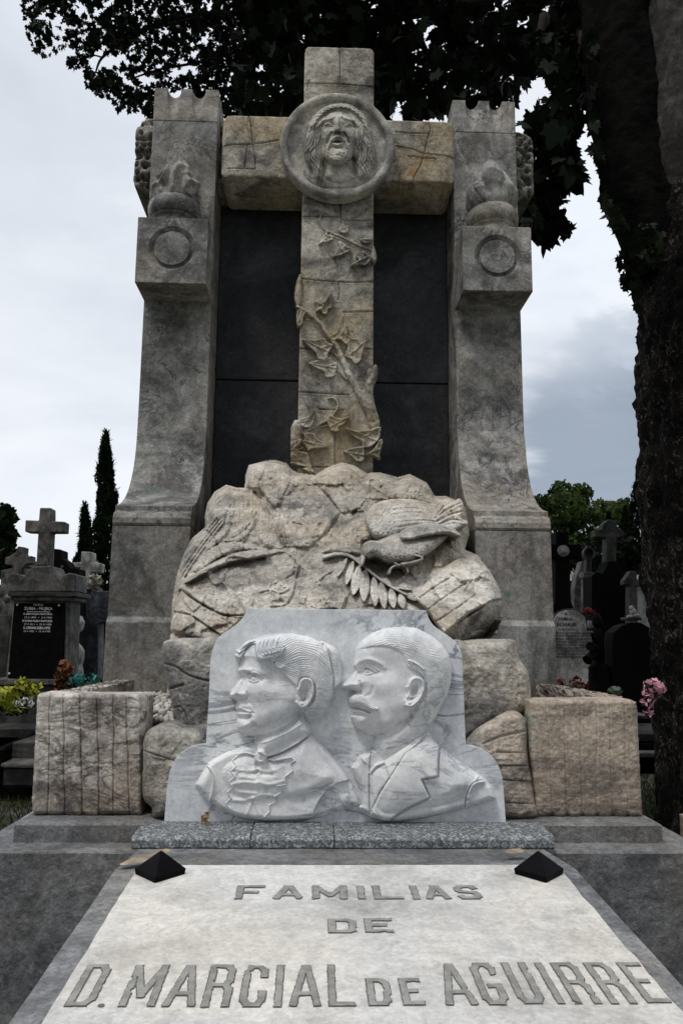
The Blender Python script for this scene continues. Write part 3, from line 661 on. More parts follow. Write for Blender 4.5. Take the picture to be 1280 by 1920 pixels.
# ---- cross
ct = thing('stone_cross', 'large warm stone cross with round medallion and ivy-carved shaft', 'cross', (0, 2.15, 2.4))
MP = .0033
YC = 1.95
r = Relief(-.80/MP, .83/MP, -5.54/MP, -2.30/MP, 1.5, conv=world_conv(YC, MP))
X = r.U*MP; Z = -r.V*MP
wl = .226+.010*np.clip((4.3-Z)/1.8, 0, 1); wr = .256+.010*np.clip((4.3-Z)/1.8, 0, 1)
def bx_d(x0, x1, z0, z1): return np.minimum(np.minimum(X-x0, x1-X), np.minimum(Z-z0, z1-Z))
D1 = np.minimum(np.minimum(X+wl, wr-X), np.minimum(Z-2.25, 5.515-Z)); c_ = .03
D2 = bx_d(-.776, .812, 4.512, 4.972)
D = np.maximum(D1, D2)
cor = np.minimum(rr(X, Z, -.226, .256, 2, 5.515, .045), 1); cor2 = rr(X, Z, -.776, .812, 4.512, 4.972, .05)
r.M = (D > 0) & ((cor > 0) | (cor2 > 0))
Dm = np.clip(np.maximum(np.minimum(D1, cor+.02), np.minimum(D2, cor2+.02)), 0, None)
r.H = -5*(1-np.sqrt(np.clip(1-(1-np.clip(Dm/.018, 0, 1))**2, 0, 1)))
r.H += fbm(r.U, r.V, 60, 4, 11)*1.6+fbm(r.U, r.V, 9, 3, 15)*.7
ends = np.clip((X-.70)/.11, 0, 1)**2*8*(abs(Z-4.74) < .24)+np.clip((-.69-X)/.09, 0, 1)**2*10*(abs(Z-4.74) < .24); r.H -= ends
def jt(T, *ls):
    r.T = T
    for l in ls:
        r.stroke(l, 3.2*T[2]/2, -4.2); q = [(a+5*T[2]/2, b+5*T[2]/2) for a, b in l]; r.stroke(q, 5*T[2]/2, .8)
S5 = (500, 370, 3.623)
jt(S5, [(245, 130), (400, 132), (500, 135), (520, 155), (720, 155)], [(500, 0), (500, 130)], [(240, 550), (480, 575), (720, 575)], [(490, 575), (493, 650), (488, 700)], [(215, 1320), (360, 1330), (560, 1342)], [(463, 1600), (465, 1820)],
   [(230, 1028), (300, 1030)], [(650, 1025), (720, 1030)], [(240, 820), (330, 825)], [(520, 780), (720, 775)], [(360, 1440), (520, 1445)], [(205, 1830), (470, 1835)])
A3 = (240, 60, 2.56)
jt(A3, [(450, 540), (600, 537), (720, 520)], [(578, 398), (590, 450), (600, 538)], [(575, 540), (565, 600), (562, 650)], [(600, 540), (610, 600), (612, 655)], [(480, 655), (610, 658)], [(850, 246), (1000, 248), (1178, 262)], [(1016, 60), (1018, 150), (1016, 246)], [(862, 262), (870, 230)])
A4 = (700, 160, 3.556)
jt(A4, [(150, 408), (260, 425), (330, 450), (450, 465), (548, 472)], [(375, 243), (378, 300), (360, 350), (345, 430), (310, 540), (275, 600), (268, 650)], [(150, 310), (250, 318), (365, 322)], [(230, 470), (420, 490)])
r.T = (0, 0, 1)
o = r.build('cross_body', place_world(YC, MP), M_CROSS, ct, back=2.37)
# rust stain patch is part of the stone colour
# ---- ivy carved on the shaft
def leafpoly(r, pts, h, edge, vein=True):
    P = np.array(pts, float); c = P.mean(0)
    r.pillow(pts, h, edge*.6, 'max', .6, mask=True); r.pillow(pts, -h*.5, edge*2.6, 'add', 1.)
    far = P[np.argmax(np.hypot(*(P-c).T))]; opp = c+(c-far)*.55
    if vein:
        r.stroke([far+(c-far)*.15, c, opp], 5, h*.22); d = np.argsort(-np.hypot(*(P-c).T))[1:3]
        for q in d: r.stroke([c, c+(P[q]-c)*.8], 5, h*.18)
r = Relief(545, 730, 385, 892, 1.15, T=S5)
VINES = [([(400, 100), (368, 125), (362, 170), (395, 215), (450, 245), (500, 262), (560, 292), (640, 330), (722, 357)], 8, 11, 5), ([(520, 250), (580, 290), (600, 310)], 6, 6, 4), ([(430, 250), (445, 262), (500, 285)], 6, 6, 4),
  ([(205, 742), (250, 760), (310, 810), (365, 860), (410, 930), (470, 1000), (510, 1090), (560, 1200), (610, 1290), (650, 1370), (700, 1460), (722, 1540)], 11, 34, 10), ([(365, 790), (370, 830), (400, 885)], 6, 8, 4),
  ([(262, 825), (300, 835), (335, 855)], 6, 8, 4), ([(495, 985), (490, 1030), (505, 1080)], 7, 12, 5), ([(430, 1050), (470, 1070), (500, 1100)], 7, 9, 5), ([(475, 1175), (510, 1200), (540, 1235)], 7, 11, 5), ([(555, 1110), (562, 1140), (558, 1175)], 7, 9, 5),
  ([(418, 1368), (450, 1362), (480, 1390), (480, 1430), (455, 1470), (430, 1500), (370, 1535), (300, 1570), (220, 1610), (155, 1660)], 7, 13, 6), ([(700, 1180), (690, 1280), (655, 1380)], 22, 20, 9), ([(300, 1575), (350, 1560), (410, 1550)], 6, 8, 4),
  ([(135, 1790), (140, 1700), (180, 1600), (215, 1530)], 10, 12, 9), ([(170, 1800), (185, 1740), (240, 1700)], 9, 10, 7)]
for P_, w0, w1, h in VINES: r.stroke(P_, w0, h, w1, 'max', True, True)
r.pillow([(640, 1390), (665, 1260), (700, 1180), (735, 1130), (757, 1160), (752, 1230), (725, 1300), (735, 1400), (770, 1540), (720, 1570), (680, 1480)], 12, 40, mask=True)
r.pillow([(120, 1740), (130, 1650), (165, 1555), (195, 1508), (240, 1545), (232, 1640), (212, 1720), (200, 1800), (150, 1825), (118, 1795)], 15, 45, mask=True)
r.pillow([(193, 600), (222, 520), (240, 560), (240, 690), (215, 745), (188, 700)], 10, 30, mask=True)
r.pillow([(722, 320), (745, 380), (745, 430), (722, 450), (705, 400)], 12, 20, mask=True)
r.H += np.where(r.M, fbm(r.U, r.V, 9, 3, 2)*2.2, 0)
LV = [[(345, 325), (365, 290), (385, 255), (412, 225), (415, 250), (445, 260), (450, 290), (410, 305), (380, 310)], [(445, 410), (460, 370), (490, 330), (480, 300), (510, 300), (535, 320), (570, 340), (560, 370), (530, 385), (490, 400)],
 [(555, 470), (590, 440), (620, 425), (600, 395), (640, 400), (650, 360), (680, 380), (710, 400), (700, 440), (670, 465), (640, 460), (600, 465)], [(480, 225), (500, 190), (520, 150), (530, 190), (560, 185), (555, 220), (560, 240), (520, 245)],
 [(630, 285), (660, 270), (665, 240), (690, 280), (720, 275), (715, 300), (690, 315), (650, 305)], [(320, 705), (350, 700), (370, 710), (400, 690), (440, 640), (440, 700), (445, 750), (420, 760), (410, 795), (375, 790), (365, 765), (330, 780), (335, 740)],
 [(200, 790), (210, 760), (235, 745), (270, 770), (250, 820), (245, 860), (205, 875)], [(445, 975), (430, 940), (470, 910), (490, 850), (515, 785), (545, 850), (550, 930), (580, 950), (570, 975), (540, 1000), (510, 980), (490, 965)],
 [(235, 960), (320, 965), (390, 955), (410, 980), (450, 1000), (440, 1030), (420, 1060), (410, 1110), (350, 1100), (330, 1060), (290, 1020)], [(530, 1080), (545, 1030), (545, 990), (570, 960), (620, 955), (640, 985), (680, 965), (660, 1030), (650, 1080), (640, 1110), (600, 1135), (570, 1100)],
 [(275, 1125), (340, 1105), (400, 1100), (430, 1080), (450, 1110), (480, 1130), (470, 1180), (465, 1215), (400, 1225), (385, 1185), (330, 1160)], [(200, 1530), (220, 1505), (290, 1480), (325, 1440), (330, 1500), (300, 1560), (260, 1565), (235, 1555)],
 [(405, 1500), (440, 1480), (490, 1500), (560, 1490), (530, 1540), (490, 1560), (495, 1590), (440, 1590), (420, 1560)], [(235, 1660), (255, 1640), (250, 1600), (320, 1600), (350, 1640), (420, 1695), (370, 1705), (310, 1710), (280, 1725), (260, 1690)],
 [(190, 1760), (195, 1720), (240, 1725), (280, 1740), (300, 1800), (310, 1840), (250, 1830), (160, 1810), (130, 1790)], [(530, 1560), (600, 1580), (680, 1580), (770, 1555), (775, 1590), (760, 1650), (700, 1700), (650, 1700), (640, 1660), (580, 1620)],
 [(660, 1750), (720, 1710), (770, 1640), (790, 1660), (770, 1740), (770, 1780), (720, 1755)], [(515, 1725), (580, 1700), (650, 1690), (665, 1720), (660, 1790), (610, 1795), (570, 1760)],
 [(135, 1745), (150, 1700), (200, 1650), (240, 1640), (225, 1690), (200, 1700), (180, 1740)], [(240, 1840), (300, 1835), (330, 1870), (300, 1880)]]
for i, P_ in enumerate(LV): leafpoly(r, P_, 11+(i % 3)*2+(6 if i > 14 else 0), 14)
r.smooth(1)
o = r.build('ivy_carving', place_ray(YC-.002, MP), M_CROSS, ct, back=lambda P: YC+.012)
# ---- medallion
C0 = at(632, 275, 1.88); mcx, mcz = float(C0[0]), float(C0[2])
bm = bmesh.new(); prof = [(0, .0), (.30, .0), (.327, .004), (.332, .026), (.340, .034), (.365, .036), (.374, .030), (.379, .018), (.380, -.06)]
n = 120; R = [[bm.verts.new((mcx+q*math.cos(2*math.pi*i/n), 1.88-y, mcz+q*math.sin(2*math.pi*i/n))) for i in range(n)] for q, y in prof[1:]]
bm.faces.new(R[0][::-1])
for a, b in zip(R, R[1:]):
    for i in range(n): bm.faces.new((a[i], a[(i+1) % n], b[(i+1) % n], b[i]))
bm.faces.new(R[-1])
md = bmobj('medallion', bm, M_MED, ct, smooth=True); md.data.set_sharp_from_angle(angle=RD(50))
r = Relief(568, 706, 190, 350, .62, T=(500, 160, 4.571))
# neck, shoulders and hair mass
r.pillow([(400, 860), (300, 760), (240, 640), (330, 700), (430, 740), (480, 700), (500, 650), (720, 650), (760, 730), (850, 690), (960, 620), (960, 720), (880, 820), (780, 870), (600, 895), (480, 885)], 7, 90, mask=True, p=.8)
r.pillow([(480, 640), (540, 620), (680, 620), (740, 640), (740, 720), (770, 800), (620, 850), (490, 800), (485, 720)], 14, 80, mask=True)
HR = [(345, 395), (400, 300), (450, 230), (530, 180), (620, 165), (700, 178), (780, 225), (840, 290), (880, 380), (905, 450), (930, 560), (930, 650), (900, 720), (870, 790), (790, 810), (760, 720), (740, 620), (500, 640), (490, 720), (490, 830), (410, 800), (380, 700), (330, 640), (310, 560), (330, 470)]
r.pillow(HR, 22, 90, mask=True)
FACE = [(440, 420), (445, 340), (462, 285), (520, 215), (590, 200), (670, 210), (725, 245), (765, 290), (785, 350), (788, 440), (775, 520), (750, 600), (715, 650), (660, 688), (600, 700), (545, 685), (500, 640), (475, 580), (452, 500)]
r.pillow(FACE, 38, 150, mask=True); r.smooth(3)
r.bump(610, 620, 85, 70, 12, p=2.5); r.bump(610, 655, 60, 30, 5)
for x in (525, 705):
    r.bump(x, 345, 52, 26, -11, p=2.4); r.bump(x, 341, 29, 17, 8.5); r.stroke([(x-38, 350), (x, 325), (x+38, 348)], 7, 3.5); r.stroke([(x-32, 358), (x, 368), (x+32, 356)], 6, 2.); r.bump(x+2, 338, 9, 7, -3)
r.bump(608, 300, 60, 60, 4); r.stroke([(455, 330), (490, 292), (540, 285), (585, 262)], 16, 6); r.stroke([(775, 345), (745, 300), (690, 285), (640, 262)], 16, 6)
r.stroke([(572, 240), (566, 275)], 7, -3); r.stroke([(655, 240), (660, 275)], 7, -3); r.stroke([(500, 255), (560, 225), (640, 222), (710, 250)], 7, -1.6)
r.stroke([(608, 270), (606, 320), (608, 370)], 19, 8, 25, h1=13); r.bump(608, 384, 30, 19, 5); r.bump(574, 398, 13, 12, 4); r.bump(643, 398, 13, 12, 4); r.bump(593, 408, 8, 5, -3); r.bump(625, 408, 8, 5, -3)
r.bump(490, 430, 45, 60, 6); r.bump(740, 430, 42, 60, 6); r.stroke([(560, 405), (530, 450), (515, 490)], 12, -5); r.stroke([(655, 405), (690, 450), (705, 490)], 12, -5)
r.stroke([(608, 436), (572, 450), (540, 488), (520, 550), (522, 600)], 13, 5, 9); r.stroke([(608, 436), (648, 450), (680, 488), (698, 540)], 13, 5, 9); r.stroke([(575, 425), (545, 460), (520, 500)], 8, -2.5); r.stroke([(645, 425), (672, 460), (698, 500)], 8, -2.5)
r.bump(607, 483, 32, 9, -10, p=3); r.stroke([(562, 474), (608, 462), (655, 474)], 8, 3); r.stroke([(572, 502), (608, 509), (644, 500)], 11, 4)
r.bump(608, 535, 40, 10, -5)
rs = np.random.RandomState(4)
for _ in range(34):
    a, b = rs.uniform(525, 700), rs.uniform(560, 650); q = rs.uniform(0, 6.28); pts = [(a+math.cos(q+k*.9)*(13-k*1.6), b+math.sin(q+k*.9)*(11-k*1.4)) for k in range(6)]; r.stroke(pts, 5, 1.7)
r.H += np.where((r.V > 270) & (r.V < 309) & (abs(r.U-632) < 22), fbm(r.U, r.V, 3, 2, 8)*1.4, 0)
r.stroke([(520, 650), (600, 690), (690, 660)], 22, -4)
def strands(lst, w, h, jit=10, n=3, seed=0):
    rs = np.random.RandomState(seed)
    for L_ in lst:
        for k in range(n):
            off = (k-(n-1)/2)*jit; L2 = [(a+off+rs.uniform(-3, 3), b+rs.uniform(-4, 4)) for a, b in L_]; r.stroke(L2, w, h, w*.7); r.stroke([(a+jit/2, b) for a, b in L2], w*.7, -h*.8)
strands([[(435, 300), (420, 370), (425, 450), (400, 520), (350, 570), (350, 620), (400, 670), (460, 730), (455, 800)], [(445, 340), (430, 430), (435, 520), (440, 590), (470, 640), (470, 720)], [(405, 330), (380, 420), (350, 500), (325, 560), (350, 640), (400, 720), (420, 790)], [(430, 350), (395, 380), (350, 400)], [(420, 320), (380, 345), (345, 385)]], 11, 3, 19, 3, 1)
strands([[(790, 330), (810, 420), (800, 500), (830, 570), (820, 640), (780, 700), (800, 780)], [(820, 330), (850, 430), (880, 520), (870, 600), (910, 680), (880, 730)], [(800, 380), (790, 470), (780, 560), (790, 640), (830, 700), (860, 760)], [(840, 340), (860, 400), (895, 445)], [(850, 470), (905, 540), (920, 640)]], 11, 3, 19, 3, 2)
r.smooth(1)
arc = spline([(385, 345), (420, 280), (480, 220), (550, 185), (640, 172), (720, 190), (790, 240), (840, 310), (875, 400)], False, 8); r.stroke(arc[::4], 26, 9, mask=True)
for k in range(len(arc)-5):
    a = arc[k]; b = arc[min(k+5, len(arc)-1)]; e = (b-a)/np.hypot(*(b-a)); nrm = np.array([-e[1], e[0]]); s_ = 1 if k % 4 < 2 else -1
    if k % 2 == 0: r.stroke([a-nrm*15*s_, (a+b)/2, b+nrm*15*s_], 7, 4)
r.smooth(1)
r.build('carved_head', place_ray(1.882, MP), M_MED, md, back=lambda P: 1.90)

# ---- rock mound
OUT = [(312, 1310), (318, 1200), (322, 1130), (330, 1080), (345, 1035), (360, 1008), (384, 988), (383, 968), (388, 943), (402, 921), (424, 908), (445, 914), (458, 914), (460, 888), (466, 871), (498, 863), (515, 861), (538, 868), (548, 880), (560, 886), (590, 890), (612, 876), (640, 866), (664, 872), (688, 886), (712, 885), (745, 894), (768, 888), (800, 904), (815, 929), (838, 930), (864, 941), (874, 955), (880, 1000), (872, 1030), (895, 1040), (918, 1068), (938, 1105), (944, 1135), (942, 1160), (932, 1188), (900, 1215), (885, 1310)]
r = Relief(300, 952, 852, 1312, 1.3)
P = np.array(OUT, float)
W = r.win(P, 3); D, _, _, ins = r.dist(P, W, True); r.M[W] = ins; D = np.where(ins, D, 0)
DD = np.zeros(r.U.shape); DD[W] = D
r.H = -130*(1-np.sqrt(np.clip(1-(1-np.clip(DD/34, 0, 1))**2, 0, 1)))
r.H += fbm(r.U, r.V, 110, 4, 21, .5)*12+voro(r.U+fbm(r.U, r.V, 30, 2, 4)*9, r.V+fbm(r.U, r.V, 30, 2, 5)*9, 54, 6)*19
r.smooth(2)
r.T = Z6
r.pillow([(300, 500), (302, 400), (345, 300), (400, 245), (450, 235), (520, 262), (620, 285), (645, 330), (650, 420), (600, 560), (560, 640), (480, 620), (400, 640), (320, 620)], 14, 60, 'add', smooth=False)
r.pillow([(555, 280), (572, 120), (620, 90), (700, 75), (745, 70), (800, 95), (870, 140), (875, 220), (830, 300), (800, 390), (760, 400), (690, 310), (620, 290)], 16, 26, 'add', smooth=False)
r.pillow([(1010, 190), (1090, 130), (1180, 90), (1270, 85), (1330, 125), (1400, 200), (1400, 300), (1330, 400), (1250, 440), (1205, 435), (1130, 330), (1060, 260)], 24, 22, 'add', smooth=False)
r.facet([(1010, 190), (1090, 140), (1200, 130), (1330, 150), (1400, 300), (1250, 440), (1205, 435), (1060, 260)], (1000, 170), (1330, 130), .18)
r.pillow([(820, 330), (900, 300), (1020, 270), (1130, 350), (1205, 440), (1120, 560), (1010, 660), (830, 660), (800, 500)], 16, 40, 'add', smooth=False)
r.pillow([(640, 320), (760, 420), (830, 560), (830, 665), (700, 660), (600, 620), (580, 560), (650, 430)], 14, 50, 'add')
for L_, w_, h_ in (([(640, 300), (700, 400), (760, 500), (830, 660)], 16, -16), ([(790, 380), (830, 480), (850, 640)], 12, -9), ([(640, 440), (650, 540), (680, 640)], 12, -9), ([(700, 330), (780, 430)], 8, -7), ([(880, 500), (950, 520), (1010, 600), (1050, 590)], 10, -7), ([(1195, 445), (1110, 560), (1010, 655)], 12, -14), ([(555, 590), (560, 640)], 8, -8), ([(860, 290), (900, 420), (960, 470)], 9, -6)): r.stroke(L_, w_, h_)
r.pillow([(170, 870), (310, 815), (400, 870), (480, 930), (575, 1115), (420, 1112), (250, 1022), (150, 955), (105, 975), (125, 920)], 26, 22, 'add')
r.pillow([(95, 1090), (120, 1000), (150, 960), (250, 1025), (420, 1115), (560, 1120), (500, 1180), (410, 1255), (350, 1210), (200, 1115)], 15, 14, 'add', smooth=False)
r.pillow([(60, 1215), (85, 1095), (200, 1115), (350, 1215), (415, 1255), (345, 1320), (200, 1275), (90, 1230)], 7, 10, 'add', smooth=False)
r.stroke([(30, 1225), (100, 1240), (200, 1272), (280, 1300), (350, 1330)], 20, -55)
r.pillow([(0, 1560), (15, 1400), (25, 1300), (60, 1265), (150, 1270), (260, 1300), (345, 1325), (360, 1600)], 26, 60, 'add')
r.stroke([(10, 1395), (90, 1390), (200, 1460), (350, 1500)], 6, -10)
r.stroke([(100, 970), (150, 950), (250, 1024), (420, 1112), (570, 1114)], 7, -18); r.stroke([(88, 1093), (200, 1113), (350, 1213), (412, 1253)], 6, -11)
r.stroke([(310, 815), (400, 860), (480, 940), (575, 1110)], 5, -5); r.stroke([(400, 1130), (500, 1190)], 5, -5)
r.pillow([(170, 880), (230, 780), (300, 700), (400, 640), (480, 626), (560, 630), (640, 650), (725, 692), (690, 690), (600, 685), (500, 690), (400, 732), (300, 795), (220, 855)], 22, 30, 'add')
r.pillow([(165, 890), (300, 798), (420, 733), (560, 688), (700, 686), (728, 712), (600, 742), (500, 758), (400, 788), (300, 838), (190, 898)], 44, 16, 'add')
r.stroke([(200, 905), (300, 856), (400, 806), (500, 775), (600, 757), (690, 738)], 9, -20)
r.pillow([(415, 560), (408, 480), (430, 400), (490, 335), (495, 400), (482, 480), (455, 560), (380, 640), (300, 690), (340, 600)], 11, 22, 'add'); r.stroke([(480, 370), (440, 460), (425, 540)], 6, -7)
r.pillow([(430, 610), (500, 560), (560, 500), (637, 463), (622, 530), (572, 592), (520, 628), (450, 628)], 10, 18, 'add'); r.stroke([(615, 490), (550, 560), (470, 612)], 5, -6)
for k, (dx, dy) in enumerate(((0, 0), (16, 12), (34, 22), (-14, -8))):
    L_ = [(30+dx, 1240), (60+dx, 1100), (82+dx, 960+dy), (130+dx, 830+dy), (230+dx, 680+dy), (320+dx, 560+dy), (390+dx, 470+dy)]; r.stroke(L_, 7, 9-k); r.stroke([(a+8, b+6) for a, b in L_], 5, -9)
for a, l in ((20, 80), (95, 70), (150, 95), (205, 80), (260, 70), (325, 100)):       # the lily
    e = np.array([math.cos(RD(a)), math.sin(RD(a))]); q = np.array([-e[1], e[0]]); c = np.array([950., 215.])
    r.pillow([c+e*12+q*6, c+e*l*.5+q*17, c+e*l*1.05, c+e*l*.5-q*17, c+e*12-q*6], 9, 14, 'add'); r.stroke([c+e*20, c+e*l*.9], 4, -4)
r.bump(952, 215, 20, 20, 16); r.pillow([(940, 330), (1000, 330), (1000, 400), (970, 450), (945, 400)], 5, 22, 'add')
for L_, w_, h_ in (([(720, 712), (800, 690), (870, 708), (922, 780), (900, 860), (880, 960), (830, 1040), (740, 1050)], 11, 12), ([(922, 780), (895, 880), (920, 950), (970, 1000)], 8, 8), ([(660, 960), (720, 945), (800, 965)], 7, 8), ([(920, 790), (870, 840), (830, 870), (860, 930)], 7, 7),
                   ([(590, 750), (680, 800), (740, 870), (720, 940)], 6, 6), ([(930, 780), (980, 820), (1010, 835)], 7, 7), ([(1150, 815), (1090, 850), (1060, 880)], 6, 7), ([(860, 935), (820, 960), (800, 965)], 7, 7)):
    r.stroke(L_, w_, h_); r.stroke([(a+12, b+6) for a, b in L_], 6, -h_*.5)
def ivy(cx, cy, s_, ang, h=7):
    pts = []
    for a, q in ((0, 1.2), (28, .55), (55, .95), (90, .5), (125, .8), (160, .45), (180, .3), (200, .45), (235, .8), (270, .5), (305, .95), (332, .55)):
        pts.append((cx+s_*q*math.cos(RD(a+ang)), cy+s_*q*math.sin(RD(a+ang))))
    r.pillow(pts, h, s_*.3, 'add', smooth=False); c = np.array([cx, cy])
    for a in (0, 55, 305): r.stroke([c, c+s_*.8*np.array([math.cos(RD(a+ang)), math.sin(RD(a+ang))])], s_*.08, -h*.4)
for q in ((1040, 860, 60, 60), (950, 1010, 50, 200), (830, 905, 42, 120), (1090, 1010, 60, 330), (1150, 1040, 45, 100), (560, 600, 40, 60), (760, 890, 40, 240), (1010, 1060, 50, 20), (610, 1010, 34, 90)): ivy(*q, h=9)
r.T = Z7
r.pillow([(0, 630), (130, 500), (200, 400), (270, 290), (325, 255), (420, 300), (300, 460), (330, 540), (250, 560), (240, 640), (100, 625)], 24, 34, 'add', smooth=False)
r.pillow([(250, 150), (360, 150), (420, 170), (480, 185), (550, 155), (630, 200), (690, 275), (700, 330), (600, 320), (480, 310), (400, 290), (320, 230)], 20, 50, 'add')
r.pillow([(690, 270), (760, 270), (850, 320), (870, 380), (850, 620), (760, 560), (700, 400)], 18, 50, 'add')
ivy(570, 265, 62, 70, 12); ivy(365, 205, 40, 200, 8); ivy(300, 300, 55, 30, 8); ivy(760, 320, 50, 140, 8); ivy(430, 290, 40, 330, 7); ivy(820, 345, 42, 60, 8)
r.stroke([(215, 100), (280, 190), (340, 250), (420, 300)], 9, 10)
for L_ in ([(520, 170), (540, 230), (500, 290)], [(360, 240), (400, 210), (480, 190)], [(640, 200), (600, 260), (590, 300)]): r.stroke(L_, 7, -9)
# the overhanging block and its underside
r.pillow([(560, 900), (640, 800), (760, 700), (850, 640), (920, 640), (970, 670), (1020, 740), (1070, 810), (1110, 905), (1040, 915), (900, 985), (740, 1120), (640, 975)], 40, 16, 'add', smooth=False)
r.facet([(640, 1000), (740, 1115), (900, 990), (1040, 912), (1115, 905), (1120, 960), (1060, 1080), (1000, 1160), (840, 1200), (600, 1260)], (720, 1125), (1060, 905), 4.2)
for L_ in ([(650, 968), (720, 915), (800, 860), (872, 812)], [(680, 1052), (800, 975), (930, 882)], [(600, 900), (680, 840), (760, 790), (800, 770)]): r.stroke(L_, 6, -10)
for L_ in ([(990, 735), (945, 765), (915, 820), (922, 890), (955, 930), (995, 938)], [(990, 735), (1040, 755), (1075, 810), (1110, 905)], [(1000, 640), (950, 650)], [(905, 640), (960, 680), (1000, 730)], [(770, 740), (810, 765), (845, 790), (900, 785)], [(840, 800), (870, 785)], [(450, 800), (500, 770)]): r.stroke(L_, 7, 9)
ivy(965, 775, 40, 100, 9); ivy(1010, 830, 34, 20, 8); ivy(700, 760, 40, 160, 6); ivy(30, 760, 40, 20, 7); ivy(60, 880, 50, 90, 7)
r.stroke([(820, 1195), (900, 1150), (1000, 1150), (1060, 1090)], 12, -40)
r.T = (0, 0, 1)
r.smooth(1)
r.H += np.where(r.M, fbm(r.U, r.V*.35, 17, 4, 77, .6, True)*10*np.clip((1060-r.V)/60, .15, 1)+fbm(r.U, r.V, 24, 5, 31, .62, True)*9+fbm(r.U, r.V, 4, 2, 35)*1.1+voro(r.U+fbm(r.U, r.V, 9, 2, 4)*4, r.V+fbm(r.U, r.V, 9, 2, 5)*4, 17, 8)*1.6, 0)
def YM(u, v): return np.interp(v, [852, 880, 905, 950, 1000, 1050, 1100, 1150, 1210, 1320], [1.80, 1.66, 1.56, 1.40, 1.20, .98, .76, .54, .34, .22])
MM = .0024
rm = thing('rock_mound', 'pile of carved pale rocks with leaves at the foot of the cross', 'rockery', (0, .9, .826))
r.build('carved_rock', place_ray(YM, MM), M_ROCK, rm, back=lambda P: np.maximum(P[:, 1]+.35, 1.5))
MH = r  # kept for seating the bird
# ---- bird and olive branch
r = Relief(672, 884, 928, 1078, .95, T=Z7)
r.pillow([(272, 430), (285, 378), (330, 333), (400, 308), (520, 303), (620, 318), (700, 355), (780, 370), (805, 440), (700, 462), (600, 472), (500, 500), (430, 530), (350, 532), (298, 492)], 30, 60, mask=True)
def scales(poly, sx_, sy_, d, h=4, seed=0):
    rs_ = np.random.RandomState(seed); q = np.array(poly, float); lo, hi = q.min(0), q.max(0); row = 0; y = lo[1]
    while y < hi[1]:
        x = lo[0]+(row % 2)*sx_/2
        while x < hi[0]:
            if inside((x, y), poly):
                a, b = x+rs_.uniform(-5, 5), y+rs_.uniform(-5, 5); e = np.array(d); n_ = np.array([-e[1], e[0]]); c = np.array([a, b])
                r.bump(a, b, sx_*.42, sy_*.42, h*.7); r.stroke([c-n_*sy_*.45-e*2, c+e*sx_*.42, c+n_*sy_*.45-e*2], 3.4, -h)
            x += sx_
        y += sy_*.8; row += 1
def inside(p, poly):
    r_ = False; k = len(poly)
    for i in range(k):
        (x0, y0), (x1, y1) = poly[i], poly[(i+1) % k]
        if (y0 > p[1]) != (y1 > p[1]) and p[0] < (x1-x0)*(p[1]-y0)/(y1-y0)+x0: r_ = not r_
    return r_
scales([(285, 400), (330, 340), (400, 318), (450, 330), (440, 500), (400, 522), (340, 520), (295, 480)], 27, 25, (1, -.1), 2.8, 1)
for k in range(6): r.stroke([(440, 345+k*27), (530, 335+k*26), (620, 350+k*21), (690, 385+k*14)], 4, -2.8, 3.5); r.stroke([(440, 357+k*27), (530, 347+k*26), (620, 361+k*21)], 7, 1.8)
for k in range(5): r.stroke([(470+k*45, 322+k*3), (462+k*45, 400), (470+k*42, 470)], 3, -1.4)
r.pillow([(690, 380), (700, 340), (760, 300), (800, 318), (835, 300), (862, 345), (850, 420), (885, 435), (882, 465), (840, 480), (780, 500), (700, 470), (670, 430)], 30, 30, mask=True)
for L_ in ([(700, 440), (780, 400), (850, 380)], [(690, 420), (760, 370), (840, 330)], [(720, 455), (790, 430), (870, 440)], [(780, 375), (800, 430)], [(700, 400), (740, 350)], [(810, 330), (820, 400)]): r.stroke(L_, 6, -9); r.stroke([(a, b+13) for a, b in L_], 6, 5)
BODY = [(248, 612), (262, 572), (300, 554), (345, 553), (400, 532), (470, 510), (560, 500), (700, 505), (770, 520), (740, 560), (690, 605), (620, 652), (560, 682), (500, 692), (440, 697), (385, 678), (335, 655), (295, 664), (262, 652)]
r.pillow(BODY, 58, 80, mask=True)
r.bump(300, 600, 42, 38, 10); r.bump(278, 596, 7, 6, -6)
r.pillow([(246, 640), (272, 655), (266, 690), (246, 712), (238, 685)], 52, 12, mask=True)
r.pillow([(478, 552), (470, 520), (500, 492), (560, 465), (640, 452), (740, 462), (800, 485), (842, 516), (838, 534), (760, 520), (680, 530), (600, 546), (540, 560)], 86, 26, mask=True)
scales([(490, 545), (510, 500), (580, 472), (660, 462), (740, 475), (780, 500), (700, 515), (600, 530)], 24, 16, (1, .05), 1.5, 2)
scales([(310, 580), (400, 550), (470, 560), (600, 560), (700, 560), (600, 640), (500, 680), (400, 670), (320, 640)], 24, 20, (1, .1), 1.6, 3)
r.stroke([(262, 632), (285, 640), (310, 630)], 5, -3)
r.stroke([(490, 695), (545, 688), (612, 662), (560, 640)], 11, 52, 9, 'max', True, True); r.stroke([(415, 748), (432, 715), (480, 700), (515, 715), (528, 742)], 9, 40, 7, 'max', True, True); r.stroke([(450, 690), (470, 705)], 10, 45, 9, 'max', True, True)
r.smooth(1)
r.H += np.where(r.M, fbm(r.U, r.V, 5, 3, 41)*1.8, 0)
YB = lambda u, v: np.interp(v, [930, 960, 1000, 1040, 1080], [1.30, 1.20, 1.04, .88, .76])
r.build('carved_bird', place_ray(YB, .0024), M_BIRD, rm, back=lambda P: P[:, 1]+.22)
r = Relief(604, 794, 1028, 1148, .95, T=Z7)
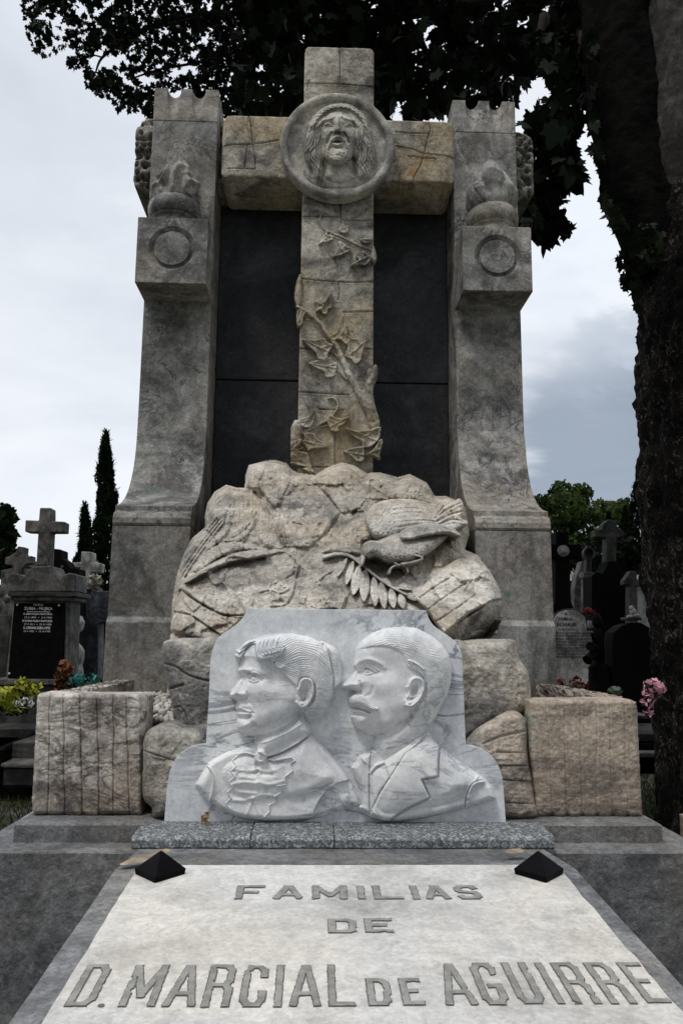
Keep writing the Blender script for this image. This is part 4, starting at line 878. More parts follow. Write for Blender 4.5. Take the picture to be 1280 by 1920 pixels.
LF = [((165, 655), (102, 772), 17), ((200, 675), (155, 822), 22), ((240, 695), (198, 884), 31), ((272, 720), (262, 925), 31), ((322, 765), (332, 950), 27), ((365, 795), (388, 966), 26), ((425, 835), (442, 962), 26), ((480, 868), (500, 965), 25), ((505, 878), (606, 908), 22), ((440, 835), (560, 850), 8)]
for a, b, w_ in LF:
    a = np.array(a, float); b = np.array(b, float); e = (b-a)/np.hypot(*(b-a)); q = np.array([-e[1], e[0]]); l = np.hypot(*(b-a))
    r.pillow([a, a+e*l*.25+q*w_*.8, a+e*l*.6+q*w_, a+e*l*.88+q*w_*.55, b, a+e*l*.88-q*w_*.55, a+e*l*.6-q*w_, a+e*l*.25-q*w_*.8], 9, w_*.9, mask=True)
    r.stroke([a+e*l*.1, a+e*l*.92], 4, -4)
r.stroke([(20, 655), (70, 640), (120, 636), (180, 648), (240, 690), (300, 742), (370, 795), (440, 840), (520, 880)], 13, 17, 8, 'max', True, True)
YO = lambda u, v: YM(u, v)-.06
r.smooth(1); r.H += np.where(r.M, fbm(r.U, r.V, 6, 3, 3)*1.2, 0)
r.build('olive_branch', place_ray(YO, .0024), M_BIRD, rm, back=lambda P: P[:, 1]+.12)

# ---- boulders beside the plaque
def boulder(name, label, pts, Yf, lean, h, edge, m, back, cracks=(), seed=0, rough=5., grp='boulders flanking the portrait plaque', feats=()):
    P = np.array(pts, float); a = P.min(0)-4; b = P.max(0)+4
    r = Relief(a[0], b[0], a[1], b[1], 1.3)
    r.pillow(pts, h, edge, 'max', .5, mask=True); r.smooth(3)
    r.H += np.where(r.M, fbm(r.U, r.V, 60, 4, seed, .5)*rough*2+fbm(r.U, r.V, 14, 3, seed+9, .55, True)*rough*.35+voro(r.U, r.V, 46, seed)*rough*.5+fbm(r.U, r.V, 4, 2, seed+4)*.6, 0)
    for L_, w_, h_ in cracks: r.stroke(L_, w_, h_)
    v0 = P[:, 1].max()
    o = r.build(name, place_ray(lambda u, v: Yf+lean*(v0-v)/100, .0021), m, back=lambda Q: np.full(len(Q), back))
    return tag(o, label, 'boulder', grp)
boulder('boulder', 'upper boulder standing left of the plaque, above the rounded one', [(306, 1205), (330, 1197), (372, 1196), (420, 1210), (430, 1420), (345, 1420), (331, 1362), (321, 1318), (312, 1275), (306, 1240)], .17, .03, 34, 26, M_BOUL, .8, [([(306, 1244), (330, 1250), (350, 1264), (375, 1273), (400, 1278)], 2.2, -8), ([(318, 1292), (330, 1288), (344, 1284)], 2.5, -9), ([(326, 1328), (340, 1326), (352, 1350), (356, 1380)], 2, -5)], 51)
boulder('boulder', 'rounded lower boulder between left planter and plaque', [(268, 1392), (276, 1371), (295, 1360), (322, 1357), (345, 1366), (400, 1380), (400, 1534), (330, 1534), (288, 1534), (284, 1515), (270, 1500), (266, 1470), (268, 1430)], -.03, .03, 40, 26, M_BOUL, .5, [([(270, 1408), (300, 1418), (335, 1428)], 1.8, -5)], 52)
boulder('boulder', 'big grey boulder right of the plaque, uppermost on that side', [(850, 1215), (880, 1206), (900, 1200), (960, 1198), (968, 1212), (974, 1234), (990, 1262), (995, 1300), (992, 1330), (965, 1345), (925, 1358), (905, 1372), (880, 1400), (845, 1400)], .10, .03, 40, 22, M_BOUL, .8, [([(868, 1395), (905, 1362), (960, 1340)], 4, -16)], 53)
boulder('boulder', 'tan lower boulder between plaque and right planter', [(860, 1420), (885, 1372), (925, 1348), (955, 1333), (975, 1337), (987, 1355), (988, 1395), (990, 1420), (997, 1460), (1002, 1500), (1006, 1534), (950, 1536), (860, 1536)], -.02, .03, 26, 16, M_PLANT2, .5, [([(905, 1395), (940, 1380), (980, 1372)], 2.5, -5), ([(930, 1410), (985, 1412)], 1.8, -3.5), ([(935, 1436), (990, 1436)], 1.8, -3.5), ([(940, 1462), (995, 1466)], 1.8, -3.5), ([(945, 1505), (1000, 1508)], 1.6, -3), ([(938, 1440), (940, 1530)], 1.6, -3)], 54)

# ---- planters
MPp = .00201
def planter(sgn, label):
    t = thing('stone_planter', label, 'planter', (sgn*.9, .5, .826), 'stone planters either side of the plaque')
    Yp = 0.
    if sgn < 0: out = [(70, 1304), (76, 1299), (120, 1300), (200, 1301), (272, 1301), (280, 1305), (277, 1350), (274, 1400), (268, 1440), (266, 1526), (262, 1529), (200, 1527), (186, 1530), (120, 1529), (62, 1527), (60, 1500), (63, 1450), (65, 1400), (68, 1350)]; gx = [95, 120, 151, 182, 213, 238]; gb = [89, 122, 156, 187, 214, 244]; m = M_PLANT; gd = 3.6
    else: out = [(990, 1313), (1050, 1312), (1120, 1311), (1180, 1311), (1192, 1316), (1194, 1330), (1197, 1400), (1201, 1480), (1204, 1531), (1100, 1533), (1004, 1533), (998, 1460), (992, 1400)]; gx = [1024, 1056, 1087, 1118, 1142, 1170]; gb = [1035, 1063, 1091, 1119, 1148, 1176]; m = M_PLANT2; gd = 1.5
    P = np.array(out, float); a = P.min(0)-3; b = P.max(0)+3
    r = Relief(a[0], b[0], a[1], b[1], 1.15)
    r.pillow(out, 12, 9, mask=True, smooth=False)
    if sgn < 0:
        r.facet([(262, 1300), (282, 1300), (280, 1450), (262, 1450)], (262, 1300), (259, 1450), 1.1)
    for i, (x0, x1) in enumerate(zip(gx, gb)):
        L_ = [(x0+random.uniform(-1.5, 1.5)+(x1-x0)*k/6, 1298+236*k/6) for k in range(7)]
        r.stroke(L_, 1.9, -gd); r.stroke([(q+3.2, w_) for q, w_ in L_], 2.8, gd*.25)
        r.bump(x1, 1530, 4, 6, -8)
    r.H += np.where(r.M, fbm(r.U, r.V, 26, 4, 60+sgn, .6)*2.4+fbm(r.U, r.V*2, 9, 3, 62, .6, True)*.35, 0)
    r.build('front_wall', place_ray(Yp, MPp), m, t, back=.13)
    # side wall, rough on top
    x0, x1, ye = (-1.098, -1.0, 1.10) if sgn < 0 else (1.0, 1.092, 1.0)
    bm = bmesh.new(); box(bm, x0, x1, .132, ye, .826, 1.238)
    bmesh.ops.subdivide_edges(bm, edges=bm.edges[:], cuts=26, use_grid_fill=True)
    for v in bm.verts: v.co += Vector((random.uniform(-1, 1)*.006, 0, random.uniform(-1, 1)*.005 if v.co.z > 1.2 else 0))
    bmobj('side_wall', bm, m, t)
    # soil inside
    x0, x1 = (-1.0, -.45) if sgn < 0 else (.45, 1.0)
    bm = bmesh.new(); box(bm, x0+.003, x1, .135, 1.53, .827, 1.13); bmobj('soil', bm, plain('planter_soil', (.03, .026, .022), .95, .4, 20, .8), t)
    return t
planter(-1, 'rough stone planter with grooved front, left of the plaque')
planter(1, 'tan stone planter with grooved front, right of the plaque')
# white pebbles in the left planter
rs = np.random.RandomState(8); vs = []; fs = []
ico = bmesh.new(); bmesh.ops.create_icosphere(ico, subdivisions=1, radius=1); iv = np.array([v.co[:] for v in ico.verts]); fi = [[v.index for v in f.verts] for f in ico.faces]; ico.free()
for k in range(900):
    c = np.array([rs.uniform(-.98, -.5), rs.uniform(.15, 1.2), 1.135+rs.uniform(0, .035)]); s_ = rs.uniform(.009, .019, 3); ang = rs.uniform(0, 6.28); q = iv*s_; q = np.stack([q[:, 0]*math.cos(ang)-q[:, 1]*math.sin(ang), q[:, 0]*math.sin(ang)+q[:, 1]*math.cos(ang), q[:, 2]], 1)
    n0 = len(vs)*0+k*len(iv); vs.append(q+c); fs += [[a+n0 for a in f] for f in fi]
o = link('gravel', fast_mesh('gravel', np.vstack(vs), np.array(fs)), plain('white_pebbles', (.50, .48, .44), .7, .3), smooth=True); tag(o, 'white pebbles filling the left planter', 'gravel', kind='stuff')
# ================================================================== portrait plaque
YP = -.115
pq = thing('portrait_plaque', 'white marble plaque carved with two profile busts', 'plaque', (0, -.09, .833))
half = [(462, 1141), (459, 1152), (448, 1167), (432, 1179), (416, 1190), (405, 1203), (397, 1225), (394, 1250), (392, 1300), (389, 1350), (386, 1396), (372, 1397), (355, 1402), (338, 1413), (325, 1430), (317, 1455), (312, 1490), (308, 1541)]
rgt = [(948, 1543), (945, 1500), (942, 1462), (936, 1440), (925, 1422), (908, 1407), (890, 1400), (873, 1398), (871, 1350), (869, 1300), (867, 1255), (865, 1225), (858, 1209), (845, 1196), (828, 1184), (812, 1172), (803, 1158), (799, 1144)]
def dens(L_, n=3):
    q = spline(L_, False, n); return [tuple(a) for a in q]
L_ = dens(half[:10])+dens(half[10:17])[0:]+[half[-1]]+[rgt[0]]+dens(rgt[1:8])+dens(rgt[8:])
def plate(sc, y0, y1, nm, m, par, bev):
    bm = bmesh.new(); W_ = [at(x, y, YP) for x, y in L_]; prism(bm, [(a[0], a[2]) for a in W_], y0, y1)
    return bmobj(nm, bm, m, par, bevel=bev, seg=2, ang=60)
plate(1, YP, YP+.045, 'plaque_slab', M_WHITE, pq, .0022)
MB = .00193
def bust_build(r, nm, par): return r.build(nm, place_ray(YP, MB), M_BUST, par, back=lambda P: np.full(len(P), YP+.004))

# ---------------- woman, to the left
r = Relief(356, 690, 1180, 1548, .72, T=(380, 1120, 4.2667))
BW = [(-62, 1500), (-20, 1425), (38, 1335), (35, 1328), (90, 1292), (200, 1232), (330, 1190), (425, 1172), (640, 1060), (815, 1000), (850, 1082), (900, 1130), (985, 1205), (1090, 1330), (1170, 1450), (1210, 1500), (1255, 1600), (1268, 1660), (1180, 1685), (1080, 1715), (960, 1750), (830, 1775), (700, 1788), (520, 1792), (380, 1780), (260, 1755), (150, 1705), (50, 1635), (-10, 1580)]
r.pillow(BW, 23, 46, mask=True, smooth=False)
r.pillow([(150, 1400), (330, 1260), (500, 1300), (800, 1130), (960, 1300), (1050, 1450), (900, 1560), (600, 1620), (300, 1600)], 13, 260, 'add', p=.8)
# neck
r.pillow([(425, 1230), (420, 1090), (560, 1000), (780, 900), (850, 1000), (860, 1100), (700, 1190), (520, 1275), (440, 1260)], 33, 110, mask=True)
HD = [(290, 470), (312, 430), (345, 380), (400, 335), (500, 300), (620, 286), (740, 290), (850, 312), (935, 350), (1000, 420), (1030, 540), (1048, 660), (1045, 790), (1010, 900), (950, 975), (900, 1000), (830, 990), (815, 960), (780, 930), (700, 1005), (600, 1062), (500, 1100), (440, 1118), (385, 1112), (345, 1100), (300, 1084), (274, 1045), (270, 992), (282, 955), (268, 935), (276, 912), (260, 892), (262, 862), (275, 838), (252, 818), (222, 803), (213, 778), (232, 745), (268, 695), (300, 650), (306, 632), (292, 606), (276, 590), (290, 555), (310, 505)]
r.pillow(HD, 47, 175, mask=True, smooth=False, p=.42)
# bun behind
BUN = [(940, 350), (1010, 372), (1070, 410), (1100, 480), (1110, 600), (1100, 690), (1060, 745), (1035, 760), (1040, 660), (1000, 480)]
r.pillow(BUN, 24, 70, mask=True)
r.smooth(5)
# cut back the far cheek side so the profile turns away from us
fm = (r.U < 380+470/4.2667) & (r.V > 1120+540/4.2667) & (r.V < 1120+1110/4.2667)
# brow, eye
r.stroke([(282, 588), (330, 580), (380, 592), (440, 598), (500, 620)], 28, 4.5, 20, h1=2)
r.bump(405, 640, 60, 34, -8.5); r.bump(318, 650, 24, 40, -9)
r.bump(408, 646, 36, 22, 8.5); r.stroke([(368, 640), (400, 618), (440, 630), (470, 655)], 7, 4); r.stroke([(375, 668), (410, 678), (450, 665)], 6, 2.5); r.stroke([(362, 622), (405, 600), (455, 615), (485, 640)], 6, 3)
r.stroke([(396, 636), (400, 622), (414, 618), (426, 628), (424, 644)], 3.5, -3); r.bump(411, 634, 5, 5, -5); r.stroke([(400, 633), (418, 630)], 3, 2); r.bump(470, 640, 40, 30, -3)
r.stroke([(312, 632), (322, 655), (308, 680)], 7, 4)
# nose
r.stroke([(322, 620), (300, 680), (262, 745), (240, 778)], 20, 5, 26, h1=9); r.bump(322, 784, 30, 28, 7); r.bump(300, 750, 50, 44, 3); r.stroke([(352, 758), (362, 795), (345, 824)], 9, -3.2); r.bump(286, 824, 20, 7, -8, 8)
# mouth and chin
r.bump(330, 876, 60, 34, 2); r.stroke([(268, 893), (300, 888), (340, 902), (375, 914)], 11, 2.6, 6); r.stroke([(268, 912), (310, 908), (350, 917), (386, 922)], 5, -3.6, 4, h1=-2); r.stroke([(275, 932), (315, 936), (370, 931)], 15, 3.5, 7); r.stroke([(290, 965), (340, 968), (380, 955)], 15, -6); r.bump(320, 1035, 58, 46, 7); r.bump(402, 925, 14, 12, -2); r.stroke([(372, 840), (402, 870), (415, 900)], 14, -1.6)
# cheek, jaw
r.bump(520, 760, 110, 90, 6); r.bump(600, 900, 120, 80, 3); r.bump(450, 850, 60, 80, -3); r.bump(560, 1010, 110, 40, 3, -28); r.stroke([(400, 1122), (500, 1106), (620, 1065), (720, 1005), (775, 940)], 20, -11); r.bump(400, 1130, 60, 22, -12)
r.bump(600, 640, 90, 60, -3)
# ear
def ear(r, P, h=13):
    r.pillow(P, h, 26, 'add'); c = np.mean(P, 0)
r.pillow([(775, 700), (785, 665), (820, 645), (862, 655), (885, 700), (888, 760), (870, 810), (840, 855), (805, 882), (765, 875), (742, 845), (748, 815), (768, 790), (760, 745)], 9, 20, 'add')
r.stroke([(772, 730), (785, 672), (822, 650), (862, 662), (884, 715), (880, 780), (850, 845), (812, 876), (772, 872), (748, 842)], 12, 8); r.bump(815, 760, 30, 60, -15, 12, 2.6); r.stroke([(840, 700), (838, 760), (812, 805), (785, 815)], 9, 5); r.bump(800, 815, 24, 16, -6); r.stroke([(755, 730), (765, 775), (758, 800)], 9, 5); r.bump(790, 855, 26, 16, 4)
r.stroke([(895, 700), (900, 770), (870, 840), (820, 900)], 12, -5)
# hair mass
HAIR = [(345, 392), (400, 335), (500, 298), (620, 285), (740, 290), (850, 312), (935, 350), (1000, 420), (1030, 540), (1048, 660), (1045, 790), (1010, 900), (950, 975), (900, 1000), (835, 988), (812, 900), (880, 840), (900, 740), (880, 665), (820, 632), (770, 650), (750, 710), (690, 660), (620, 590), (560, 530), (520, 500), (460, 500), (425, 460), (420, 380), (390, 372)]
r.pillow(HAIR, 6, 18, 'add')
r.hair([(600, 560), (700, 500), (900, 480), (1000, 520), (1040, 660), (1040, 790), (1005, 900), (940, 975), (900, 990), (840, 980), (822, 900), (900, 820), (905, 720), (870, 650), (800, 630), (740, 660), (650, 600)], [(620, 545), (760, 600), (850, 620), (930, 700), (1060, 740)], 15, 1.0, 5, 1.2, 12)
r.hair([(540, 320), (700, 292), (860, 320), (960, 380), (1000, 470), (1000, 560), (900, 500), (760, 520), (640, 560), (560, 530), (600, 430)], [(560, 520), (640, 480), (760, 430), (880, 440), (1000, 540)], 18, 1.1, 7, 1.3, 14)
r.hair([(830, 900), (900, 850), (1030, 760), (1020, 880), (950, 975), (880, 995), (830, 985)], [(820, 930), (900, 915), (1000, 860)], 14, .9, 9, 1., 10)
r.hair(BUN, [(960, 380), (1010, 470), (1090, 500)], 15, .9, 11, 1., 10)
r.stroke([(960, 375), (990, 470), (1010, 580), (1040, 690), (1045, 780)], 9, -6)
# curls on the forehead
r.pillow([(256, 470), (258, 452), (270, 448), (262, 430), (268, 415), (285, 420), (305, 398), (345, 352), (410, 334), (440, 350), (428, 378), (390, 384), (356, 412), (340, 455), (318, 484), (282, 492)], 30, 16, mask=True)
for L2 in ([(264, 425), (290, 440), (322, 415), (360, 372), (420, 345)], [(262, 462), (286, 474), (312, 462), (335, 415), (375, 378), (420, 362)], [(300, 412), (335, 384), (380, 352)]): r.stroke(L2, 7, 3.5); r.stroke([(a+4, b+10) for a, b in L2], 4, -3)
r.pillow([(418, 372), (445, 345), (520, 325), (600, 330), (645, 380), (640, 440), (590, 480), (540, 490), (505, 505), (450, 505), (424, 460)], 7, 22, 'add')
rs = np.random.RandomState(6)
for k in range(7):
    x = 432+k*27+rs.uniform(-6, 6); a = rs.uniform(.75, 1.2); L2 = [(x+10, 342-k*4), (x-10*a, 385-k*3), (x-4, 430-k*3), (x+18*a, 462-k*5), (x+48*a, 470-k*9), (x+62*a, 446-k*9), (x+50*a, 425-k*8)]
    r.stroke(L2, 9+rs.uniform(-1, 3), 2.8+rs.uniform(-1, 1), 6); r.stroke([(p_+11, q_+2) for p_, q_ in L2[:5]], 4, -1.8)
r.bump(470, 486, 30, 18, 5); r.bump(545, 478, 26, 15, 4); r.bump(620, 545, 40, 20, 4, 20); r.stroke([(600, 520), (590, 545), (620, 565), (650, 550)], 7, 3.5); r.bump(572, 520, 6, 6, -7)
# collar and brooch
COLR = [(428, 1168), (520, 1150), (620, 1105), (730, 1050), (818, 990), (838, 1040), (855, 1095), (760, 1170), (640, 1235), (520, 1278), (440, 1238)]
r.pillow(COLR, 7, 6, 'add', smooth=False); r.stroke([(428, 1168), (520, 1150), (620, 1105), (730, 1050), (818, 992)], 5, 3); r.stroke([(520, 1282), (640, 1242), (760, 1176), (860, 1100)], 7, -7)
r.bump(462, 1275, 46, 52, 14, p=6); r.bump(462, 1275, 30, 34, -4, p=6); r.bump(460, 1275, 22, 26, 4)
# shoulders: sleeve seams
r.pillow([(-60, 1500), (-20, 1425), (35, 1345), (70, 1390), (82, 1480), (70, 1570), (50, 1632), (-10, 1580)], -6, 8, 'add', smooth=False); r.stroke([(40, 1350), (75, 1400), (84, 1480), (72, 1570), (50, 1635)], 5, 6); r.bump(20, 1480, 40, 90, 5, 20)
r.pillow([(1170, 1455), (1215, 1505), (1258, 1600), (1266, 1658), (1180, 1684), (1060, 1720), (940, 1752), (875, 1765), (885, 1710), (930, 1620), (1000, 1530), (1080, 1480)], -11, 12, 'add', smooth=False); r.bump(1120, 1600, 90, 60, 5, 30)
# shirt front
TRI = lambda x0, y0, x1, y1, n, a: [p for k in range(n) for p in ((x0+(x1-x0)*k/n, y0+(y1-y0)*k/n), (x0+(x1-x0)*(k+.5)/n+a, y0+(y1-y0)*(k+.5)/n))]+[(x1, y1)]
LE = TRI(285, 1262, 215, 1690, 5, -42); RE = [(705, 1280), (742, 1305), (700, 1330), (722, 1385), (655, 1440), (668, 1500), (600, 1510), (632, 1560), (575, 1595), (582, 1640), (530, 1665), (535, 1710), (495, 1760)]
r.stroke(LE, 5, 3.2, smooth=False); r.stroke([(a-8, b) for a, b in LE], 6, -1.4, smooth=False); r.stroke(RE, 5, 3.2, smooth=False); r.stroke([(a+9, b+2) for a, b in RE], 6, -1.4, smooth=False)
r.stroke([(285, 1255), (340, 1245), (415, 1262)], 6, 5); r.stroke([(510, 1290), (560, 1305), (630, 1295), (705, 1282)], 7, 6); r.stroke([(520, 1300), (570, 1320), (640, 1312)], 6, -4)
for P_, w_, h_ in (([(255, 1370), (340, 1395), (430, 1380)], 14, 5), ([(430, 1385), (540, 1390), (650, 1350)], 14, 4), ([(240, 1495), (330, 1480), (430, 1490)], 12, 6), ([(440, 1480), (540, 1500), (650, 1470)], 13, 6), ([(240, 1620), (320, 1625), (400, 1610)], 13, 6), ([(400, 1610), (480, 1580), (570, 1590)], 12, 5), ([(300, 1400), (430, 1410), (560, 1420)], 12, -5), ([(260, 1520), (400, 1540), (560, 1520)], 12, -5), ([(300, 1440), (420, 1450)], 10, 3), ([(390, 1640), (350, 1740)], 9, 4), ([(400, 1640), (400, 1760)], 9, -3), ([(410, 1640), (460, 1740)], 9, 4), ([(300, 1560), (430, 1570)], 9, 3)): r.stroke(P_, w_*1.6, h_*.42)
r.stroke([(430, 1320), (440, 1395)], 14, -5); r.bump(440, 1390, 14, 10, -4)
r.stroke([(985, 1230), (1090, 1340), (1165, 1440)], 26, -3); r.stroke([(700, 1560), (850, 1520), (1000, 1440)], 50, 2.5); r.stroke([(760, 1640), (900, 1580)], 40, -2)
r.H += np.where(r.M, fbm(r.U, r.V, 30, 3, 71)*.9, 0); r.H = np.maximum(r.H, .6)
bust_build(r, 'woman_bust', pq)

# ---------------- man, to the right
r = Relief(630, 940, 1170, 1550, .72, T=(600, 1120, 3.556))
BMN = [(205, 1135), (262, 1058), (345, 1008), (365, 1000), (700, 900), (722, 892), (760, 950), (800, 990), (880, 1050), (950, 1110), (1040, 1165), (1100, 1210), (1145, 1262), (1170, 1330), (1172, 1345), (1070, 1380), (960, 1412), (800, 1450), (650, 1482), (520, 1500), (430, 1498), (340, 1474), (280, 1440), (250, 1395), (272, 1380), (268, 1290), (235, 1210)]
r.pillow(BMN, 22, 42, mask=True, smooth=False)
r.pillow([(330, 1200), (430, 1090), (700, 960), (900, 1120), (1050, 1250), (900, 1360), (600, 1420), (400, 1420)], 12, 200, 'add', p=.8)
r.pillow([(362, 1040), (355, 930), (450, 860), (640, 700), (740, 780), (722, 900), (640, 960), (430, 1095)], 32, 100, mask=True)
HM = [(222, 455), (232, 400), (240, 340), (275, 285), (345, 235), (440, 203), (540, 193), (640, 202), (740, 252), (820, 320), (862, 390), (878, 470), (872, 570), (845, 665), (795, 755), (745, 850), (722, 880), (640, 830), (560, 860), (470, 905), (400, 925), (345, 925), (290, 898), (240, 868), (212, 825), (198, 795), (208, 765), (198, 742), (206, 730), (190, 705), (186, 670), (210, 645), (232, 632), (180, 622), (150, 606), (148, 580), (195, 540), (232, 492), (238, 470)]
r.pillow(HM, 47, 155, mask=True, smooth=False, p=.42); r.smooth(4)
r.stroke([(236, 452), (270, 425), (330, 415), (400, 440), (430, 470)], 24, 7, 16, h1=3); r.bump(300, 490, 55, 28, -9); r.bump(250, 500, 22, 34, -9)
r.bump(312, 490, 29, 16, 7); r.stroke([(278, 482), (305, 464), (340, 474), (372, 498)], 6, 4); r.stroke([(288, 508), (315, 515), (350, 505)], 5, 2.5); r.stroke([(300, 486), (302, 472), (316, 468), (326, 478), (324, 490)], 3, -3); r.bump(312, 480, 4.5, 4.5, -5); r.stroke([(270, 468), (305, 452), (350, 462), (385, 488)], 6, 2.5); r.bump(380, 500, 40, 18, -2.5)
r.stroke([(246, 480), (218, 530), (185, 575), (172, 590)], 18, 7, 26, h1=12); r.bump(240, 592, 30, 28, 10); r.stroke([(262, 560), (278, 600), (262, 628)], 9, -5); r.bump(205, 625, 22, 7, -12, 8)
# moustache
r.pillow([(187, 672), (205, 648), (250, 642), (290, 655), (320, 690), (350, 720), (390, 738), (375, 755), (330, 752), (285, 738), (240, 722), (205, 730), (190, 705)], 13, 26, 'add')
r.hair([(187, 672), (205, 648), (250, 642), (290, 655), (320, 690), (350, 720), (390, 738), (375, 755), (330, 752), (285, 738), (240, 722), (205, 730), (190, 705)], [(210, 650), (270, 690), (390, 750)], 10, 1.5, 13, .5, 8)
r.stroke([(205, 738), (250, 742), (330, 768)], 7, -8); r.stroke([(212, 765), (250, 758), (300, 768)], 14, 6, 8); r.stroke([(205, 790), (250, 785), (300, 790)], 9, -4); r.bump(255, 830, 46, 36, 6); r.bump(225, 815, 8, 16, -3)
r.bump(420, 590, 90, 70, 6); r.bump(480, 700, 100, 60, 3); r.bump(370, 680, 50, 50, -3); r.stroke([(300, 660), (340, 640), (350, 600)], 14, -2.5); r.stroke([(345, 935), (430, 920), (520, 880), (600, 800), (640, 740)], 20, -9); r.bump(340, 950, 40, 20, -10); r.bump(430, 850, 90, 40, 3, -25)
r.bump(280, 390, 70, 30, 3); r.bump(470, 470, 80, 70, -3); r.bump(330, 330, 90, 60, 2)
# ear
r.pillow([(590, 600), (600, 560), (630, 535), (668, 540), (690, 575), (692, 620), (672, 668), (640, 710), (600, 730), (570, 722), (555, 690), (572, 665), (592, 640)], 8, 18, 'add')
r.stroke([(592, 595), (606, 556), (636, 537), (670, 545), (690, 585), (684, 640), (650, 695), (605, 727), (570, 718)], 10, 8); r.bump(630, 625, 24, 44, -15, 22, 2.6); r.stroke([(655, 580), (650, 630), (625, 660), (600, 665)], 8, 5); r.bump(605, 675, 18, 12, -6); r.stroke([(575, 600), (590, 640), (578, 668)], 8, 5); r.bump(592, 706, 20, 12, 4); r.stroke([(705, 580), (700, 640), (660, 705), (610, 745)], 11, -5)
# hair
HAM = [(240, 345), (275, 285), (345, 235), (440, 203), (540, 193), (640, 202), (740, 252), (820, 320), (862, 390), (878, 470), (872, 570), (845, 665), (795, 755), (745, 850), (700, 830), (690, 740), (710, 640), (705, 560), (650, 500), (590, 470), (560, 420), (540, 370), (450, 330), (350, 330)]
r.pillow(HAM, 4, 26, 'add')
r.hair([(250, 345), (300, 275), (440, 210), (560, 198), (660, 215), (760, 275), (840, 350), (860, 440), (760, 420), (640, 400), (540, 360), (420, 320)], [(240, 360), (400, 280), (600, 290), (800, 400)], 14, .6, 15, 1.3, 14)
r.hair([(540, 360), (700, 400), (860, 440), (870, 570), (840, 665), (790, 755), (745, 840), (705, 820), (700, 700), (715, 620), (700, 550), (640, 490), (570, 440)], [(560, 380), (680, 480), (760, 600), (780, 740)], 13, .8, 17, 1.3, 12)
for k in range(5): r.stroke([(590+k*6, 420+k*12), (640+k*6, 440+k*14), (690, 480+k*12)], 7, 3.6); r.stroke([(590+k*6, 429+k*12), (640+k*6, 449+k*14), (690, 489+k*12)], 4, -3.5)
# shirt, lapels
r.stroke([(340, 1035), (328, 1150), (328, 1300), (330, 1450)], 6, -6); r.stroke([(350, 1040), (338, 1150), (338, 1300)], 5, 2.5)
r.stroke([(240, 1090), (262, 1062), (300, 1100)], 6, 4); r.stroke([(262, 1062), (225, 1140), (240, 1200)], 6, -3)
r.pillow([(420, 1092), (560, 1000), (700, 905), (722, 895), (700, 930), (560, 1050), (462, 1205), (445, 1160)], 6, 10, 'add', smooth=False); r.stroke([(330, 1170), (370, 1125), (420, 1102)], 8, 5); r.stroke([(335, 1185), (375, 1140), (425, 1115)], 6, -4)
LAP = [(355, 1450), (340, 1420), (400, 1300), (462, 1205), (560, 1050), (650, 960), (725, 900), (765, 950), (800, 988), (785, 1080), (782, 1195), (675, 1215), (728, 1335), (600, 1395), (520, 1440), (460, 1492), (400, 1490)]
r.pillow(LAP, 8, 9, 'add', smooth=False); r.stroke([(800, 988), (788, 1080), (785, 1195), (678, 1215), (732, 1338), (600, 1400), (525, 1445), (470, 1490)], 7, -6, smooth=False)
r.stroke([(460, 1210), (400, 1300), (345, 1425)], 8, -7); r.bump(250, 1330, 30, 100, -4)
r.stroke([(1095, 1215), (1030, 1230), (985, 1290), (962, 1405)], 6, -6); r.stroke([(1085, 1225), (1020, 1250), (985, 1330)], 20, 6); r.stroke([(1050, 1195), (1030, 1230)], 8, 4)
r.stroke([(810, 1010), (900, 1090), (1030, 1180)], 16, -3); r.stroke([(840, 1300), (950, 1240)], 45, 2)
r.H += np.where(r.M, fbm(r.U, r.V, 30, 3, 73)*.9, 0); r.H = np.maximum(r.H, .6)
bust_build(r, 'man_bust', pq)
# ================================================================== ground
M_GRASS = plain('grass', (.045, .06, .018), .95, .6, 3., 1., dist=.05)
m, n, b = mat('ground'); vec = nn(n, 'ShaderNodeTexCoord').outputs['Object']
g1 = mixc(n, rng(n, noise(n, vec, 25, 6, .7), .35, .65), (.018, .028, .008), (.07, .085, .03)); g2 = mixc(n, rng(n, noise(n, vec, 90, 4, .7), .35, .65), (.05, .047, .04), (.22, .21, .19))
n.links.new(mixc(n, rng(n, noise(n, vec, .8, 5, .6), .45, .58), g1, g2), b.inputs['Base Color']); b.inputs['Roughness'].default_value = 1
bp = nn(n, 'ShaderNodeBump'); bp.inputs['Strength'].default_value = 1; bp.inputs['Distance'].default_value = .04; n.links.new(noise(n, vec, 50, 5, .7), bp.inputs['Height']); n.links.new(bp.outputs[0], b.inputs['Normal'])
xs = np.linspace(-1, 1, 161); g = np.sign(xs)*(abs(xs)**3)*400; X, Y = np.meshgrid(g, g+4); Zg = fbm(X, Y, 1.7, 3, 5)*.02
idx = np.arange(161*161).reshape(161, 161)
o = link('ground', fast_mesh('ground', np.stack([X.ravel(), Y.ravel(), Zg.ravel()-.01], 1), np.stack([idx[:-1, :-1].ravel(), idx[:-1, 1:].ravel(), idx[1:, 1:].ravel(), idx[1:, :-1].ravel()], 1)), m, smooth=True); o['kind'] = 'structure'
rs = np.random.RandomState(12)
def blades(name, x0, x1, y0, y1, k, m, h=.06):
    c = np.stack([rs.uniform(x0, x1, k), rs.uniform(y0, y1, k), np.zeros(k)], 1); a = rs.uniform(0, 6.28, k); d = np.stack([np.cos(a), np.sin(a), a*0], 1)*.006; t = np.stack([rs.uniform(-.03, .03, k), rs.uniform(-.03, .03, k), rs.uniform(.5, 1.2, k)*h], 1)
    V = np.concatenate([c-d, c+d, c+t], 1).reshape(-1, 3); o = link(name, fast_mesh(name, V, np.arange(3*k).reshape(-1, 3)), m); return o
